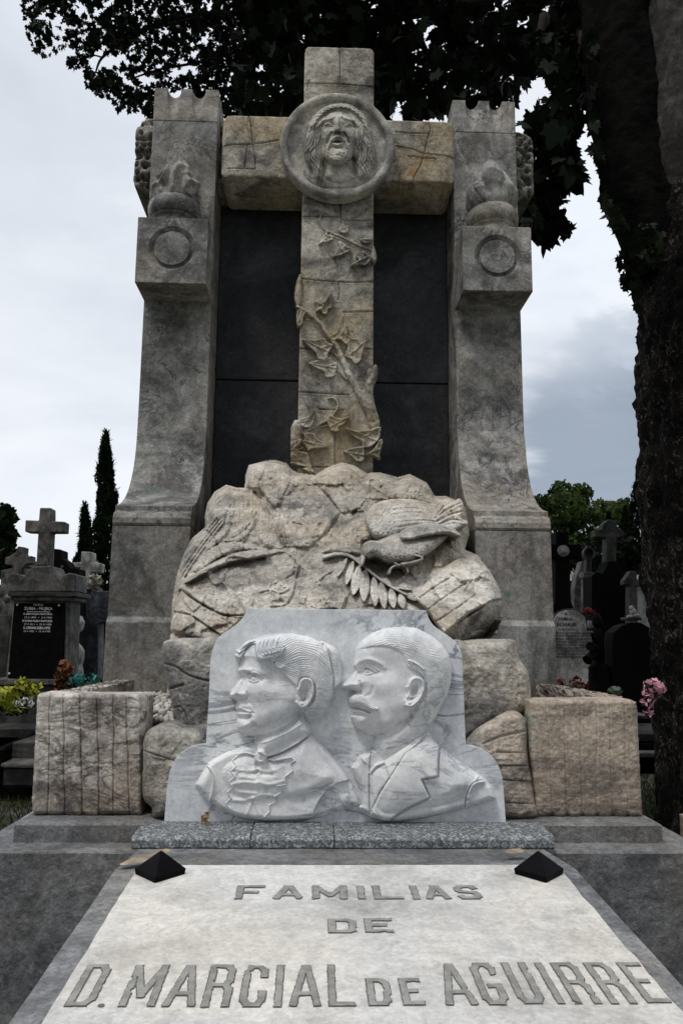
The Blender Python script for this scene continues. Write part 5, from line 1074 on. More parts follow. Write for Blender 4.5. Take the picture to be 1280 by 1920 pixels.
tag(blades('grass', -5.5, -1.5, 1.2, 6, 16000, M_GRASS), 'short rough grass between the graves at the left', 'grass', kind='stuff')
tag(blades('grass', 1.5, 5, 2.2, 7, 12000, M_GRASS), 'short rough grass between the graves at the right', 'grass', kind='stuff')

# ================================================================== foliage
def leaf_mat(name, col, col2, tr=.35):
    m, n, b = mat(name); vec = nn(n, 'ShaderNodeTexCoord').outputs['Object']
    c = mixc(n, rng(n, noise(n, vec, 3., 3, .6), .35, .65), col, col2); n.links.new(c, b.inputs['Base Color']); b.inputs['Roughness'].default_value = .7; b.inputs['Specular IOR Level'].default_value = .12
    t = nn(n, 'ShaderNodeBsdfTranslucent'); n.links.new(c, t.inputs[0]); mx = nn(n, 'ShaderNodeMixShader'); mx.inputs[0].default_value = tr
    o = [q for q in n.nodes if q.type == 'OUTPUT_MATERIAL'][0]; n.links.new(b.outputs[0], mx.inputs[1]); n.links.new(t.outputs[0], mx.inputs[2]); n.links.new(mx.outputs[0], o.inputs[0]); return m
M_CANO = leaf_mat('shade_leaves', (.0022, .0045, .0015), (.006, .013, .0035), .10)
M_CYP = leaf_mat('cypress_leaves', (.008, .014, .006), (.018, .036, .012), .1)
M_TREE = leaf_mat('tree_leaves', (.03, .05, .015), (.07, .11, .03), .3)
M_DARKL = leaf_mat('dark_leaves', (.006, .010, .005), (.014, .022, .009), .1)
LOBE = np.array([(0, -.10), (.16, -.32), (.34, -.30), (.30, -.12), (.52, .02), (.40, .16), (.50, .42), (.22, .36), (.16, .60), (0, .86), (-.16, .60), (-.22, .36), (-.50, .42), (-.40, .16), (-.52, .02), (-.30, -.12), (-.34, -.30), (-.16, -.32)])
OVAL = np.array([(0, -.5), (.22, -.25), (.27, .05), (.16, .35), (0, .6), (-.16, .35), (-.27, .05), (-.22, -.25)])
def leaves(name, C, size, m, parent=None, shape=LOBE, rsd=1, tilt=1., droop=.3):
    rs = np.random.RandomState(rsd); k = len(C); L = len(shape); nrm = rs.normal(size=(k, 3))*tilt+np.array([0, -.5, -.9])*1.; nrm /= np.linalg.norm(nrm, axis=1)[:, None]
    a = rs.normal(size=(k, 3))+np.array([0, 0, -droop*2]); a -= nrm*(a*nrm).sum(1)[:, None]; a /= np.linalg.norm(a, axis=1)[:, None]; b = np.cross(nrm, a)
    s = (size*rs.uniform(.65, 1.25, k))[:, None, None] if np.isscalar(size) else (size*rs.uniform(.7, 1.2, k))[:, None, None]
    fold = abs(shape[:, 0])*rs.uniform(-.1, .5, (k, 1))
    P = C[:, None, :]+s*(b[:, None, :]*shape[None, :, :1]+a[:, None, :]*shape[None, :, 1:2]+nrm[:, None, :]*fold[:, :, None])
    V = np.concatenate([P, C[:, None, :]+s*a[:, None, :]*.05], 1).reshape(-1, 3)
    P = P+(rs.uniform(-.055, .055, (k, L, 1))*s)*(b[:, None, :]+a[:, None, :]*rs.choice([-1, 1], (k, L, 1)))
    V = np.concatenate([P, C[:, None, :]+s*a[:, None, :]*.05], 1).reshape(-1, 3)
    i = np.arange(L); F = np.stack([i, (i+1) % L, np.full(L, L)], 1)[None]+(np.arange(k)*(L+1))[:, None, None]
    return link(name, fast_mesh(name, V, F.reshape(-1, 3)), m, parent)
def inpoly(P, poly):
    x, y = P[:, 0], P[:, 1]; r = np.zeros(len(x), bool); k = len(poly)
    for i in range(k):
        (x0, y0), (x1, y1) = poly[i], poly[(i+1) % k]
        if y0 != y1: r ^= ((y0 > y) != (y1 > y)) & (x < (x1-x0)*(y-y0)/(y1-y0)+x0)
    return r
def scatter(poly, k, Y0, Y1, gaps=(), seed=0, cl=5, spread=14, keep=None):
    """points in clusters through the volume between the depths Y0 and Y1 behind an outline"""
    rs = np.random.RandomState(seed); P = np.array(poly, float); lo = P.min(0); hi = P.max(0); out = []
    while sum(map(len, out)) < k:
        c = rs.uniform(lo, hi, (600, 2)); c = c[inpoly(c, poly)]; Yc = rs.uniform(Y0, Y1, len(c)); q = np.repeat(c, cl, 0)+rs.normal(size=(len(c)*cl, 2))*spread; Yq = np.repeat(Yc, cl)+rs.normal(size=len(c)*cl)*.12
        ok = inpoly(q, poly)
        for g_ in gaps: ok &= ~inpoly(q, g_)
        if keep is not None: ok &= keep(q)
        out.append(np.stack([q[ok, 0], q[ok, 1], Yq[ok]], 1))
    q = np.vstack(out)[:k]; return at(q[:, 0], q[:, 1], q[:, 2])

# ---- the big tree at the right: trunk, limbs, ivy tufts, crown over the monument
def bark(name, a, bcol, fleck, fl_amt, sc):
    m, n, b = mat(name); vec = nn(n, 'ShaderNodeTexCoord').outputs['Object']
    c = mixc(n, rng(n, noise(n, vec, sc, 9, .72, .6, (1, 1, .55)), .44, .62), a, bcol); c = mixc(n, math_(n, 'MULTIPLY', rng(n, noise(n, vec, sc*2.7, 6, .75, 1.2, (1, 1, .7)), .545, .62), fl_amt), c, fleck)
    c = mixc(n, math_(n, 'MULTIPLY', rng(n, noise(n, vec, 1.7, 4, .6), .5, .62), .8), c, tuple(q*.5 for q in a))
    n.links.new(c, b.inputs['Base Color']); b.inputs['Roughness'].default_value = .95; b.inputs['Specular IOR Level'].default_value = .1
    bp = nn(n, 'ShaderNodeBump'); bp.inputs['Strength'].default_value = 1; bp.inputs['Distance'].default_value = .04; n.links.new(noise(n, vec, sc*2, 8, .72, .8, (1, 1, .5)), bp.inputs['Height']); n.links.new(bp.outputs[0], b.inputs['Normal']); return m
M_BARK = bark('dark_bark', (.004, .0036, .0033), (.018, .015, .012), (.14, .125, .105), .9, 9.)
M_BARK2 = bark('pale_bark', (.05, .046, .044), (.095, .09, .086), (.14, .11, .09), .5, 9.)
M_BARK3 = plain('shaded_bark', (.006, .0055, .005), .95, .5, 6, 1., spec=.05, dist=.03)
M_TWIG = plain('twig', (.012, .010, .008), .9)
def limb(name, path, rad, m, parent, seg=110, rings=240, amp=.03, seed=3):
    p = spline(path, False, 12); q = spline([(a, 0) for a in rad], False, 12)[:, 0]; t = np.linspace(0, len(p)-1, rings); P = np.stack([np.interp(t, np.arange(len(p)), p[:, i]) for i in range(3)], 1); R = np.interp(t, np.arange(len(q)), q)
    a = np.linspace(0, 2*np.pi, seg, endpoint=False); A, I = np.meshgrid(a, np.arange(rings)); s = np.cumsum(np.concatenate([[0], np.linalg.norm(np.diff(P, axis=0), axis=1)]))
    S = s[I]; U = np.cos(A)*R[I]*2.2+S*.0+9; V = S*.8; W = np.sin(A)*R[I]*2.2
    nz = fbm(U+W*1.7, V+W*.6, .35, 5, seed, .6)*amp*2.2+fbm(U-W, V, .07, 3, seed+7, .6, True)*amp*.5
    r = R[I]+nz; X = np.stack([P[I][..., 0]+np.cos(A)*r, P[I][..., 1]+np.sin(A)*r, P[I][..., 2]+nz*.3], 2).reshape(-1, 3)
    k = np.arange(rings*seg).reshape(rings, seg); F = np.stack([k[:-1], np.roll(k[:-1], -1, 1), np.roll(k[1:], -1, 1), k[1:]], 2).reshape(-1, 4)
    return link(name, fast_mesh(name, X, F), m, parent, True)
TT = thing('big_tree', 'huge dark broadleaf tree whose trunk fills the right edge and crown hangs over the monument', 'tree', (2.9, 2.9, 0))
YT = 2.95
edge = [(1226, 1700, .80), (1230, 1560, .72), (1233, 1400, .66), (1230, 1280, .64), (1222, 1180, .64), (1208, 1060, .64), (1201, 900, .66), (1196, 760, .68), (1197, 640, .70), (1188, 560, .72), (1178, 480, .74), (1170, 430, .72), (1180, 370, .60), (1230, 300, .4)]
path = []; rad = []
for x, y, R_ in edge:
    q = at(x, y, YT); path.append((q[0]+R_*.985+.075, YT, q[2])); rad.append(R_)
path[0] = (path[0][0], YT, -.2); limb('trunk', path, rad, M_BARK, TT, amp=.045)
edge = [(1196, 520, .30), (1158, 430, .30), (1134, 372, .30), (1122, 300, .29), (1112, 200, .29), (1104, 110, .28), (1096, 30, .28), (1090, -60, .27), (1080, -200, .26)]
path = []; rad = []
for x, y, R_ in edge: q = at(x, y, YT-.1); path.append((q[0]+R_, YT-.1, q[2])); rad.append(R_)
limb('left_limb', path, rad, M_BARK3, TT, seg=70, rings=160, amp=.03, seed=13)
edge = [(1210, 420, .36), (1194, 330, .40), (1190, 240, .42), (1186, 140, .42), (1184, 40, .42), (1184, -200, .4)]
path = []; rad = []
for x, y, R_ in edge: q = at(x, y, YT-.12); path.append((q[0]+R_, YT-.12, q[2])); rad.append(R_)
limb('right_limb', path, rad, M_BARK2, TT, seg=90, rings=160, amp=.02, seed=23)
bm = bmesh.new()
def br(pts, r0, r1):
    q = spline([at(x, y, Y) for x, y, Y in pts], False, 5); k = len(q); tube(bm, q, [r0+(r1-r0)*i/(k-1) for i in range(k)], 7)
br([(1120, -60, 3.0), (1020, -30, 3.3), (900, 0, 3.9), (760, 30, 4.6), (640, 46, 5.4), (560, 44, 6), (480, 30, 6.6), (380, 26, 7.2), (280, 50, 7.8)], .055, .03)
br([(640, 46, 5.4), (600, 80, 5.7), (570, 130, 6), (490, 150, 6.3)], .06, .02); br([(280, 50, 7.8), (230, 80, 8), (192, 108, 8.2), (180, 135, 8.3)], .04, .012); br([(192, 108, 8.2), (178, 104, 8.2), (168, 110, 8.2)], .015, .008)
br([(760, 30, 4.6), (800, 100, 4.8), (820, 160, 4.9)], .05, .015); br([(1020, 30, 3.3), (1010, 110, 3.3), (1040, 180, 3.3), (1020, 270, 3.25), (1010, 370, 3.2)], .05, .01); br([(1040, 180, 3.3), (1000, 215, 3.3), (964, 237, 3.3)], .012, .006); br([(1090, 60, 3.1), (1075, 160, 3.1), (1080, 230, 3.1)], .025, .008); br([(160, 118, 8.2), (200, 160, 8.2), (240, 170, 8.3)], .012, .006)
br([(380, 26, 7.2), (420, 100, 7.4), (300, 130, 7.6), (240, 150, 7.8)], .03, .01)
bmobj('branches', bm, M_TWIG, TT, smooth=True)
A = [(40, -120), (42, 0), (50, 50), (60, 92), (80, 112), (96, 104), (112, 92), (122, 118), (140, 134), (158, 130), (160, 158), (178, 178), (200, 188), (222, 204), (250, 212), (300, 222), (460, 226), (460, -120)]
GA = [[(163, 108), (175, 100), (200, 102), (222, 100), (250, 108), (252, 122), (230, 122), (205, 128), (192, 128), (178, 138), (165, 132)], [(248, 140), (262, 132), (284, 140), (286, 156), (272, 164), (255, 152)], [(112, 96), (132, 90), (140, 100), (126, 112)], [(336, 112), (356, 112), (356, 128), (340, 130)], [(172, 10), (196, 16), (200, 28), (188, 22), (172, 16)]]
nz = lambda f, s, t: (lambda q: fbm(q[:, 0], q[:, 1], f, 3, s) < t)
C1 = scatter(A, 3700, 6.5, 9.5, GA, 1, 6, 7, nz(26, 3, .34))
C1b = scatter([(70, -120), (75, 40), (150, 70), (260, 95), (350, 150), (380, 215), (460, 220), (460, -120)], 1200, 7, 10, GA, 21, 6, 8)
B = [(440, -120), (440, 222), (560, 232), (600, 225), (735, 225), (748, 200), (765, 230), (850, 215), (960, 205), (975, 180), (1000, 140), (1105, 120), (1110, -120)]
GB = [[(745, 180), (765, 188), (762, 222), (742, 222)], [(596, 5), (612, 20), (598, 34), (584, 22)], [(592, 52), (606, 56), (602, 66)], [(470, 118), (500, 112), (504, 128), (480, 138)]]
C2 = scatter(B, 4600, 3.9, 6.6, GB, 2, 5, 13, nz(38, 9, .42))
R1 = [(985, 60), (1110, 60), (1108, 160), (1100, 210), (1082, 262), (1066, 300), (1096, 318), (1100, 345), (1066, 362), (1050, 385), (1070, 420), (1066, 442), (1040, 436), (1020, 455), (1000, 440), (980, 415), (968, 380), (990, 350), (985, 250), (1000, 215), (975, 235), (962, 240), (1010, 200), (1024, 160)]
GR = [[(1000, 150), (1012, 158), (985, 205), (966, 232), (962, 212)], [(1058, 62), (1092, 66), (1094, 82), (1040, 90)], [(1036, 218), (1048, 218), (1046, 242), (1036, 240)], [(1014, 318), (1030, 322), (1022, 348), (1012, 338)]]
C3 = scatter(R1, 330, 2.95, 3.6, GR, 3, 4, 12)
C3b = scatter([(958, 375), (1000, 375), (1000, 440), (975, 470), (962, 440)], 26, 2.9, 3.2, (), 5, 3, 10)
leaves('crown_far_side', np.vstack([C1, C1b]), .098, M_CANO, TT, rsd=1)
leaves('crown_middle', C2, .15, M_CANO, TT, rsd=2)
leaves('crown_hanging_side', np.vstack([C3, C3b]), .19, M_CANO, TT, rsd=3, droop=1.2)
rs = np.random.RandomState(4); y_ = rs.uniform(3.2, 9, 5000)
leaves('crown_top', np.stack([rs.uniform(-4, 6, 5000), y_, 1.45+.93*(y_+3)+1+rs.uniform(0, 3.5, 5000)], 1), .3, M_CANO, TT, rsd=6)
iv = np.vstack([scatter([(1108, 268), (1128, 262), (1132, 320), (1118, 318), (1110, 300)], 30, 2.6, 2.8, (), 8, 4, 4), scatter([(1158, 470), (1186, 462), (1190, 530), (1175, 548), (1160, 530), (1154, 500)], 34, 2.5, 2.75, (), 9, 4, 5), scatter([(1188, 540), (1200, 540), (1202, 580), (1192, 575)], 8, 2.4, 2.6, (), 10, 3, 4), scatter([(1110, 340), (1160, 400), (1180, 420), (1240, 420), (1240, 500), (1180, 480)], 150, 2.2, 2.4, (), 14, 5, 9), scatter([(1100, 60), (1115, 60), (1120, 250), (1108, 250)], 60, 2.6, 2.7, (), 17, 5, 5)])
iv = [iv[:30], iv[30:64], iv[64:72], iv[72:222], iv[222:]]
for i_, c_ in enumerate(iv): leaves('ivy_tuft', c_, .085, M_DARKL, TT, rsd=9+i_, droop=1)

# ---- cypresses, trees, hedges behind
def foliage(name, blobs, k, size, m, parent=None, shape=OVAL, seed=0, tilt=1.2):
    rs = np.random.RandomState(seed); w = np.array([b[3]*b[4]*b[5] for b in blobs])**.75; w /= w.sum(); out = []
    for b, ww in zip(blobs, w):
        c = int(k*ww)+4; d = rs.normal(size=(c, 3)); d /= np.linalg.norm(d, axis=1)[:, None]; r = rs.uniform(.25, 1, c)**.45
        lump = 1+.22*fbm(d[:, 0]*3+b[0], d[:, 2]*3+b[2], .6, 3, seed)
        out.append(np.array(b[:3])+d*(r*lump)[:, None]*np.array(b[3:6]))
    return leaves(name, np.vstack(out), size, m, parent, shape, seed, tilt)
def tree(name, label, cat, base, blobs, k, size, m, seed, grp=None, trunk_r=.12, shape=OVAL):
    t = thing(name, label, cat, base, grp); foliage('crown', blobs, k, size, m, t, shape, seed)
    bm = bmesh.new(); top = max(b[2] for b in blobs); b0 = Vector(base)
    tube(bm, [b0, b0+Vector((.03, .02, top*.35)), b0+Vector((0, .05, top*.7)), b0+Vector((0, 0, top))], [trunk_r*1.2, trunk_r, trunk_r*.6, trunk_r*.15], 9)
    for j in range(5):
        b = blobs[j % len(blobs)]; tube(bm, [b0+Vector((0, 0, top*(.3+.1*j))), Vector(b[:3])], [trunk_r*.4, trunk_r*.08], 6)
    bmobj('trunk', bm, M_BARK, t, smooth=True); return t
def cypress(label, px, ytop, ybot, wpx, Y, seed, grp='cypresses behind the graves', k=9000):
    tp = at(px, ytop, Y); bt = at(px, ybot, Y); W_ = wpx/FPX*(Y+3); t = thing('cypress', label, 'cypress', (tp[0], Y, 0), grp); rs = np.random.RandomState(seed)
    s = rs.uniform(0, 1, k)**.8; z = tp[2]-s*(tp[2]-.2); sv = np.clip((tp[2]-z)/(tp[2]-bt[2]), 0, 1.3); r = W_/2*np.clip(sv, .02, 1)**.62*(1+.28*fbm(z*1.5, rs.uniform(0, 1, k)*0+seed, .5, 3, seed)); a = rs.uniform(0, 6.28, k); q = (rs.uniform(.3, 1.1, k)**.5+np.maximum(0, rs.normal(size=k)*.12))*(1+.22*np.sin(a*3+z*5)*np.sin(z*9))
    C = np.stack([tp[0]+r*q*np.cos(a)+.10*W_*np.sin(z*1.7+seed), Y+r*q*np.sin(a), z], 1)
    L = leaves('crown', C, .085, M_CYP, t, OVAL*np.array([.6, 1.5]), seed, .5, -3.)
    bm = bmesh.new(); tube(bm, [(tp[0], Y, 0), (tp[0], Y, tp[2]*.8)], [.12, .03], 8); bmobj('trunk', bm, M_BARK, t, smooth=True)
cypress('tall slender dark cypress rising left of the left pillar', 206, 808, 1130, 66, 9.5, 3)
cypress('smaller cypress just left of the tall slender one', 163, 944, 1130, 46, 10.2, 4, k=7000)
cypress('dark cypress half hidden behind the big trunk, at the right', 1205, 868, 1150, 90, 11, 5)
cypress('low dark cypress between round tree and big trunk', 1172, 950, 1150, 34, 10, 6, k=5000)
cypress('low dark cypress behind the dark cross with shoulders', 1140, 960, 1150, 36, 10.6, 16, k=5000)
def B_(px, py, Y, rx, ry=None, rd=None):
    q = at(px, py, Y); s = (Y+3)/FPX; return (q[0], q[1], q[2], rx*s, (rd or rx)*s, (ry or rx)*s)
tree('leafy_tree', 'rounded green tree beyond the graves right of the right pillar', 'tree', (5.3, 15, 0), [B_(1060, 960, 15, 44, 42), B_(1030, 990, 15, 34, 50), B_(1085, 930, 15, 26, 26), B_(1050, 920, 15, 22, 20), B_(1015, 945, 15, 22, 20), B_(1095, 985, 15, 34, 50), B_(1060, 1030, 15, 46, 34)], 4200, .13, M_TREE, 31, 'broadleaf trees beyond the graves')
tree('leafy_tree', 'lower green tree beside the big trunk beyond the graves', 'tree', (7.0, 16, 0), [B_(1150, 975, 16, 36, 34), B_(1130, 950, 16, 18, 16), B_(1168, 950, 16, 18, 16), B_(1140, 1030, 16, 46, 40)], 2600, .13, M_TREE, 32, 'broadleaf trees beyond the graves')
tree('leafy_tree', 'dark green tree at the left edge beyond the graves', 'tree', (-5.3, 9, 0), [B_(-10, 985, 9, 34, 34), B_(8, 968, 9, 20, 22), B_(14, 1002, 9, 20, 16), B_(-10, 1040, 9, 40, 36), B_(12, 1060, 9, 22, 20), B_(-50, 1000, 9, 40, 60)], 3600, .13, M_CYP, 33, 'broadleaf trees beyond the graves')
def hedge(label, px0, px1, ytop, Y, seed, m=M_DARKL, dens=900, deep=.7):
    a = at(px0, ytop, Y); b = at(px1, ytop, Y); n_ = int((b[0]-a[0])*dens*max(a[2], 1)); rs = np.random.RandomState(seed)
    x = rs.uniform(a[0], b[0], n_); z = rs.uniform(.05, 1, n_)**.7*a[2]*(1+.10*fbm(x, x*0+seed, .6, 3, seed)); C = np.stack([x, Y+rs.uniform(-.1, deep, n_), z], 1)
    t = thing('hedge', label, 'hedge', ((a[0]+b[0])/2, Y, 0), 'dark hedges behind the graves'); leaves('foliage', C, .15, m, t, OVAL, seed)
    bm = bmesh.new(); box(bm, a[0]+.1, b[0]-.1, Y+.2, Y+.5, .0, a[2]*.86); bmobj('inner_growth', bm, M_DARKL, t, rough=.03)
hedge('dark hedge behind the pale stepped cross, left', 100, 300, 1095, 9.0, 41)
hedge('dark hedge behind the inscribed black grave, far left', -90, 110, 1120, 9.3, 42)
hedge('tall dark hedge behind the shouldered cross, right', 1086, 1330, 1010, 9.6, 43, dens=700)
hedge('dark hedge behind the round-topped white gravestone, right', 960, 1100, 1150, 9.2, 44)

# ================================================================== graves
def vtext(name, txt, cx, cz, w_, h_, Y, m, parent, off=.0):
    bm = glyph(txt, cx-w_/2, cx+w_/2, cz-h_/2, cz+h_/2, None, None, lambda x, y, l: Vector((x, Y-l, y)), off=off, wobble=0, lift=.004); return bmobj(name, bm, m, parent)
def pbox(nm, x0, y0, x1, y1, Y, dep, m, par, bev=.01, amp=.002):
    a = at(x0, y0, Y); b = at(x1, y1, Y); z0, z1 = min(a[2], b[2]), max(a[2], b[2]); return rbox(nm, (a[0], b[0], Y, Y+dep, z0, z1), m, par, bev, 4, amp)
def ppoly(nm, pts, Y, dep, m, par, bev=.008, sm=False):
    q = spline(pts, True, 4) if sm else pts; bm = bmesh.new(); prism(bm, [(lambda w_: (w_[0], w_[2]))(at(x, y, Y)) for x, y in q], Y, Y+dep); return bmobj(nm, bm, m, par, bevel=bev, seg=1, ang=50)
# inscribed black grave with a cross, left
g = thing('gravestone', 'grey gravestone with tall plain cross and black inscribed panel, left foreground', 'grave', (-2.8, 5, 0), 'graves in the cemetery')
Y = 5.
ppoly('headstone', [(10, 1285), (26, 1126), (133, 1126), (128, 1285)], Y, .34, M_MSTONE, g)
ppoly('black_panel', [(15, 1271), (27, 1131), (122, 1131), (119, 1274)], Y-.02, .03, M_BGRAN, g, .004)
pbox('cornice', 20, 1118, 141, 1127, Y-.05, .42, M_MSTONE, g); pbox('cornice', 15, 1109, 145, 1119, Y-.09, .5, M_DSTONE, g)
ppoly('crest', [(14, 1110), (14, 1082), (20, 1074), (30, 1075), (36, 1088), (46, 1080), (60, 1062), (96, 1060), (104, 1078), (110, 1092), (118, 1078), (130, 1074), (142, 1076), (143, 1110)], Y-.03, .4, M_MSTONE, g, .012)
ppoly('cross', [(68, 1060), (72, 998), (47, 997), (48, 975), (73, 976), (75, 952), (96, 952), (96, 977), (122, 978), (121, 998), (95, 998), (92, 1060)], Y+.1, .16, M_MSTONE, g)
rbox('plinth', (-3.25, -2.35, Y-.12, Y+.5, .0, .99), M_DSTONE, g, .02, 5); rbox('ledge', (-3.2, -2.4, Y-.16, Y+.5, .995, 1.045), M_MSTONE, g, .01, 5)
for x, y in ((33, 1134), (111, 1135), (18, 1263)):
    q = at(x, y, Y-.02); bm = bmesh.new(); bmesh.ops.create_uvsphere(bm, u_segments=8, v_segments=6, radius=.012); bmesh.ops.translate(bm, vec=(q[0], q[1], q[2]), verts=bm.verts); bmobj('stud', bm, M_WLET, g)
def tl(txt, x0, x1, yc, hp, Y=4.98, m=M_WLET, par=None, off=.0):
    a = at(x0, yc, Y); b = at(x1, yc, Y); vtext('lettering', txt, (a[0]+b[0])/2, a[2], b[0]-a[0], hp/FPX*(Y+3), Y, m, par, off)
tl('FAMILIA', 64, 82, 1134, 3.5, par=g); tl('ZUBIA - MUJIKA', 46, 99, 1141.5, 7, par=g, off=.02); tl('D. JESUS MUJIKA IRASTORZA', 45, 99, 1151.5, 4, par=g, off=.02); tl('12-2-1894  +  2-4-1960', 47, 98, 1157.5, 3, par=g); tl('Dª JUANA MUJIKA IRASTORZA', 43, 99, 1164.5, 4.6, par=g, off=.02); tl('27-7-1911  +  22-11-1995', 46, 97, 1170.5, 3, par=g); tl('D. CIPRIANO ZUBIA LOPEZ', 45, 95, 1177, 4.6, par=g, off=.02); tl('27-1-1905  +  12-10-1994', 45, 95, 1183.5, 3, par=g)
pbox('underline', 51, 1146.4, 94, 1147.8, 4.976, .003, M_WLET, g, .0005, 0)
# black round-topped grave behind it
g = thing('gravestone', 'black round-shouldered gravestone behind the tall plain cross', 'grave', (-3, 6.5, 0), 'graves in the cemetery')
ppoly('headstone', [(60, 1300), (40, 1090), (60, 1068), (88, 1048), (94, 1046), (95, 1028), (114, 1030), (114, 1045), (124, 1052), (131, 1064), (148, 1066), (149, 1300)], 6.5, .3, M_BGRAN, g)
q = at(117, 1063, 6.49); bm = bmesh.new(); bmesh.ops.create_uvsphere(bm, u_segments=8, v_segments=6, radius=.02); bmesh.ops.translate(bm, vec=tuple(q), verts=bm.verts); bmobj('stud', bm, M_MSTONE, g)
# ringed cross far left
g = thing('gravestone', 'mossy grey ringed cross at the left edge behind the black panel grave', 'grave', (-4, 7.6, 0), 'graves in the cemetery'); Y = 7.6
ppoly('cross', [(26, 1085), (26, 1060), (10, 1058), (10, 1045), (24, 1042), (30, 1036), (34, 1024), (47, 1026), (46, 1038), (50, 1044), (60, 1042), (60, 1056), (48, 1058), (42, 1066), (41, 1085)], Y, .16, M_MSTONE, g)
bm = bmesh.new(); q = at(37, 1051, Y+.05)
for i in range(28):
    a0, a1 = 2*math.pi*i/28, 2*math.pi*(i+1)/28
    vs = [bm.verts.new((q[0]+r_*math.cos(a_), yy, q[2]+r_*math.sin(a_))) for a_ in (a0, a1) for r_ in (.085, .118) for yy in (q[1]-.03, q[1]+.06)]
    for f_ in ((0, 2, 6, 4), (1, 3, 7, 5), (2, 3, 7, 6), (0, 1, 5, 4)): bm.faces.new([vs[k_] for k_ in f_])
bmobj('ring', bm, M_MSTONE, g)
ppoly('stele', [(-4, 1300), (2, 1070), (26, 1064), (44, 1064), (60, 1090), (62, 1300)], Y+.02, .3, M_MSTONE, g)
# pale stepped cross on dark stele
g = thing('gravestone', 'pale speckled stone cross on a dark veined block, left of the left pillar', 'grave', (-3, 7, 0), 'graves in the cemetery'); Y = 7.
ppoly('cross', [(149, 1105), (151, 1064), (133, 1064), (133, 1055), (152, 1054), (153, 1034), (173, 1035), (173, 1054), (190, 1056), (188, 1073), (170, 1073), (170, 1105)], Y, .2, M_LSTONE, g)
ppoly('stele', [(146, 1320), (148, 1101), (182, 1101), (182, 1108), (206, 1108), (206, 1165), (184, 1168), (184, 1320)], Y+.02, .3, stone('veined_dark_block', (.10, .11, .13), (.06, .065, .08), (.03, .032, .04), 8, streak=.2, horiz=.6, vein=(.2, .21, .24), vein_amt=.6, seed=31), g)
# small pale wreath
g = tag(leaves('wreath', at(np.random.RandomState(3).uniform(171, 188, 60), np.random.RandomState(4).uniform(1078, 1102, 60), np.full(60, 6.9)), .07, plain('pale_petals', (.42, .40, .33), .8, .3), rsd=5), 'small pale faded wreath hanging beside the pale stepped cross', 'wreath')
# rough rockwork grave between
def rocks(label, blobs, m, seed, grp='graves in the cemetery', nm='rockwork_grave'):
    t = thing(nm, label, 'grave', (blobs[0][0], blobs[0][1], 0), grp)
    for i, b in enumerate(blobs):
        bm = bmesh.new(); bmesh.ops.create_icosphere(bm, subdivisions=3, radius=1)
        for v in bm.verts:
            q = 1+.22*float(fbm(np.array([v.co.x*3+i*5]), np.array([v.co.z*3+v.co.y*2]), .9, 3, seed)[0]); v.co = Vector((b[0]+v.co.x*b[3]*q, b[1]+v.co.y*b[4]*q, b[2]+v.co.z*b[5]*q))
        bmobj('rock', bm, m, t, smooth=True)
    return t
rocks('pale rough rockwork grave between the black panel grave and the left pillar', [B_(140, 1142, 6.2, 10, 12), B_(145, 1170, 6.2, 13, 16), B_(138, 1200, 6.2, 9, 22), B_(146, 1230, 6.2, 12, 24), B_(142, 1290, 6.2, 14, 60)], M_LSTONE, 5)
rocks('draped grey stone figure at the left edge beside the black panel', [B_(4, 1110, 5.8, 9, 16), B_(0, 1150, 5.8, 16, 30), B_(14, 1122, 5.8, 8, 8), B_(-6, 1210, 5.8, 18, 60), B_(-2, 1300, 5.8, 20, 60)], M_MSTONE, 8, nm='stone_figure')
ppo = thing('gravestone', 'low dark stele at the left edge below the draped figure', 'grave', (-3.5, 5.3, 0), 'graves in the cemetery'); pbox('stele', -50, 1152, 10, 1300, 5.4, .3, M_DSTONE, ppo)
# teal shed roof far away
g = thing('shed', 'distant shed with teal roof behind the left graves', 'shed', (-5, 14, 0)); ppoly('roof', [(8, 1062), (20, 1048), (60, 1050), (70, 1053), (70, 1064)], 14, 2, plain('teal_roof', (.05, .10, .11), .6), g); pbox('wall', 8, 1064, 72, 1180, 14.2, 1.6, M_DSTONE, g)
# low tombs, left
g = thing('low_tomb', 'low dark stepped tomb on the grass left of the left planter', 'tomb', (-3, 3.2, 0), 'low tombs'); Y = 3.6
for x0, y0, x1, y1, yy, dp, m_ in ((24, 1392, 200, 1425, Y, 2., M_DSTONE), (2, 1431, 200, 1440, Y-.25, 2.2, M_MSTONE), (6, 1441, 200, 1474, Y-.2, 2.1, M_DSTONE)): pbox('step', x0, y0, x1, y1, yy, dp, m_, g)
bm = bmesh.new(); tube(bm, [at(-20, 1418, 3.3), at(70, 1378, 4.4)], .035, 8); tube(bm, [at(-20, 1440, 3.3), at(14, 1420, 3.6)], .02, 8); tube(bm, [at(4, 1405, 3.4), at(0, 1476, 3.4)], .02, 8); bmobj('iron_rail', bm, M_BGRAN, g)
g = thing('low_tomb', 'flat dark tomb slab below the yellow bush, left edge', 'tomb', (-3, 4.3, 0), 'low tombs'); pbox('slab', -60, 1366, 120, 1384, 4.4, 1.6, M_DSTONE, g); pbox('tomb_body', -60, 1386, 120, 1480, 4.5, 1.4, M_BGRAN, g)
o = rocks('dark kerb stone lying in the grass at the left edge', [(-2.05, .75, .02, .9, .35, .42)], M_DSTONE, 12, None, 'kerb_stone'); o['category'] = 'stone'
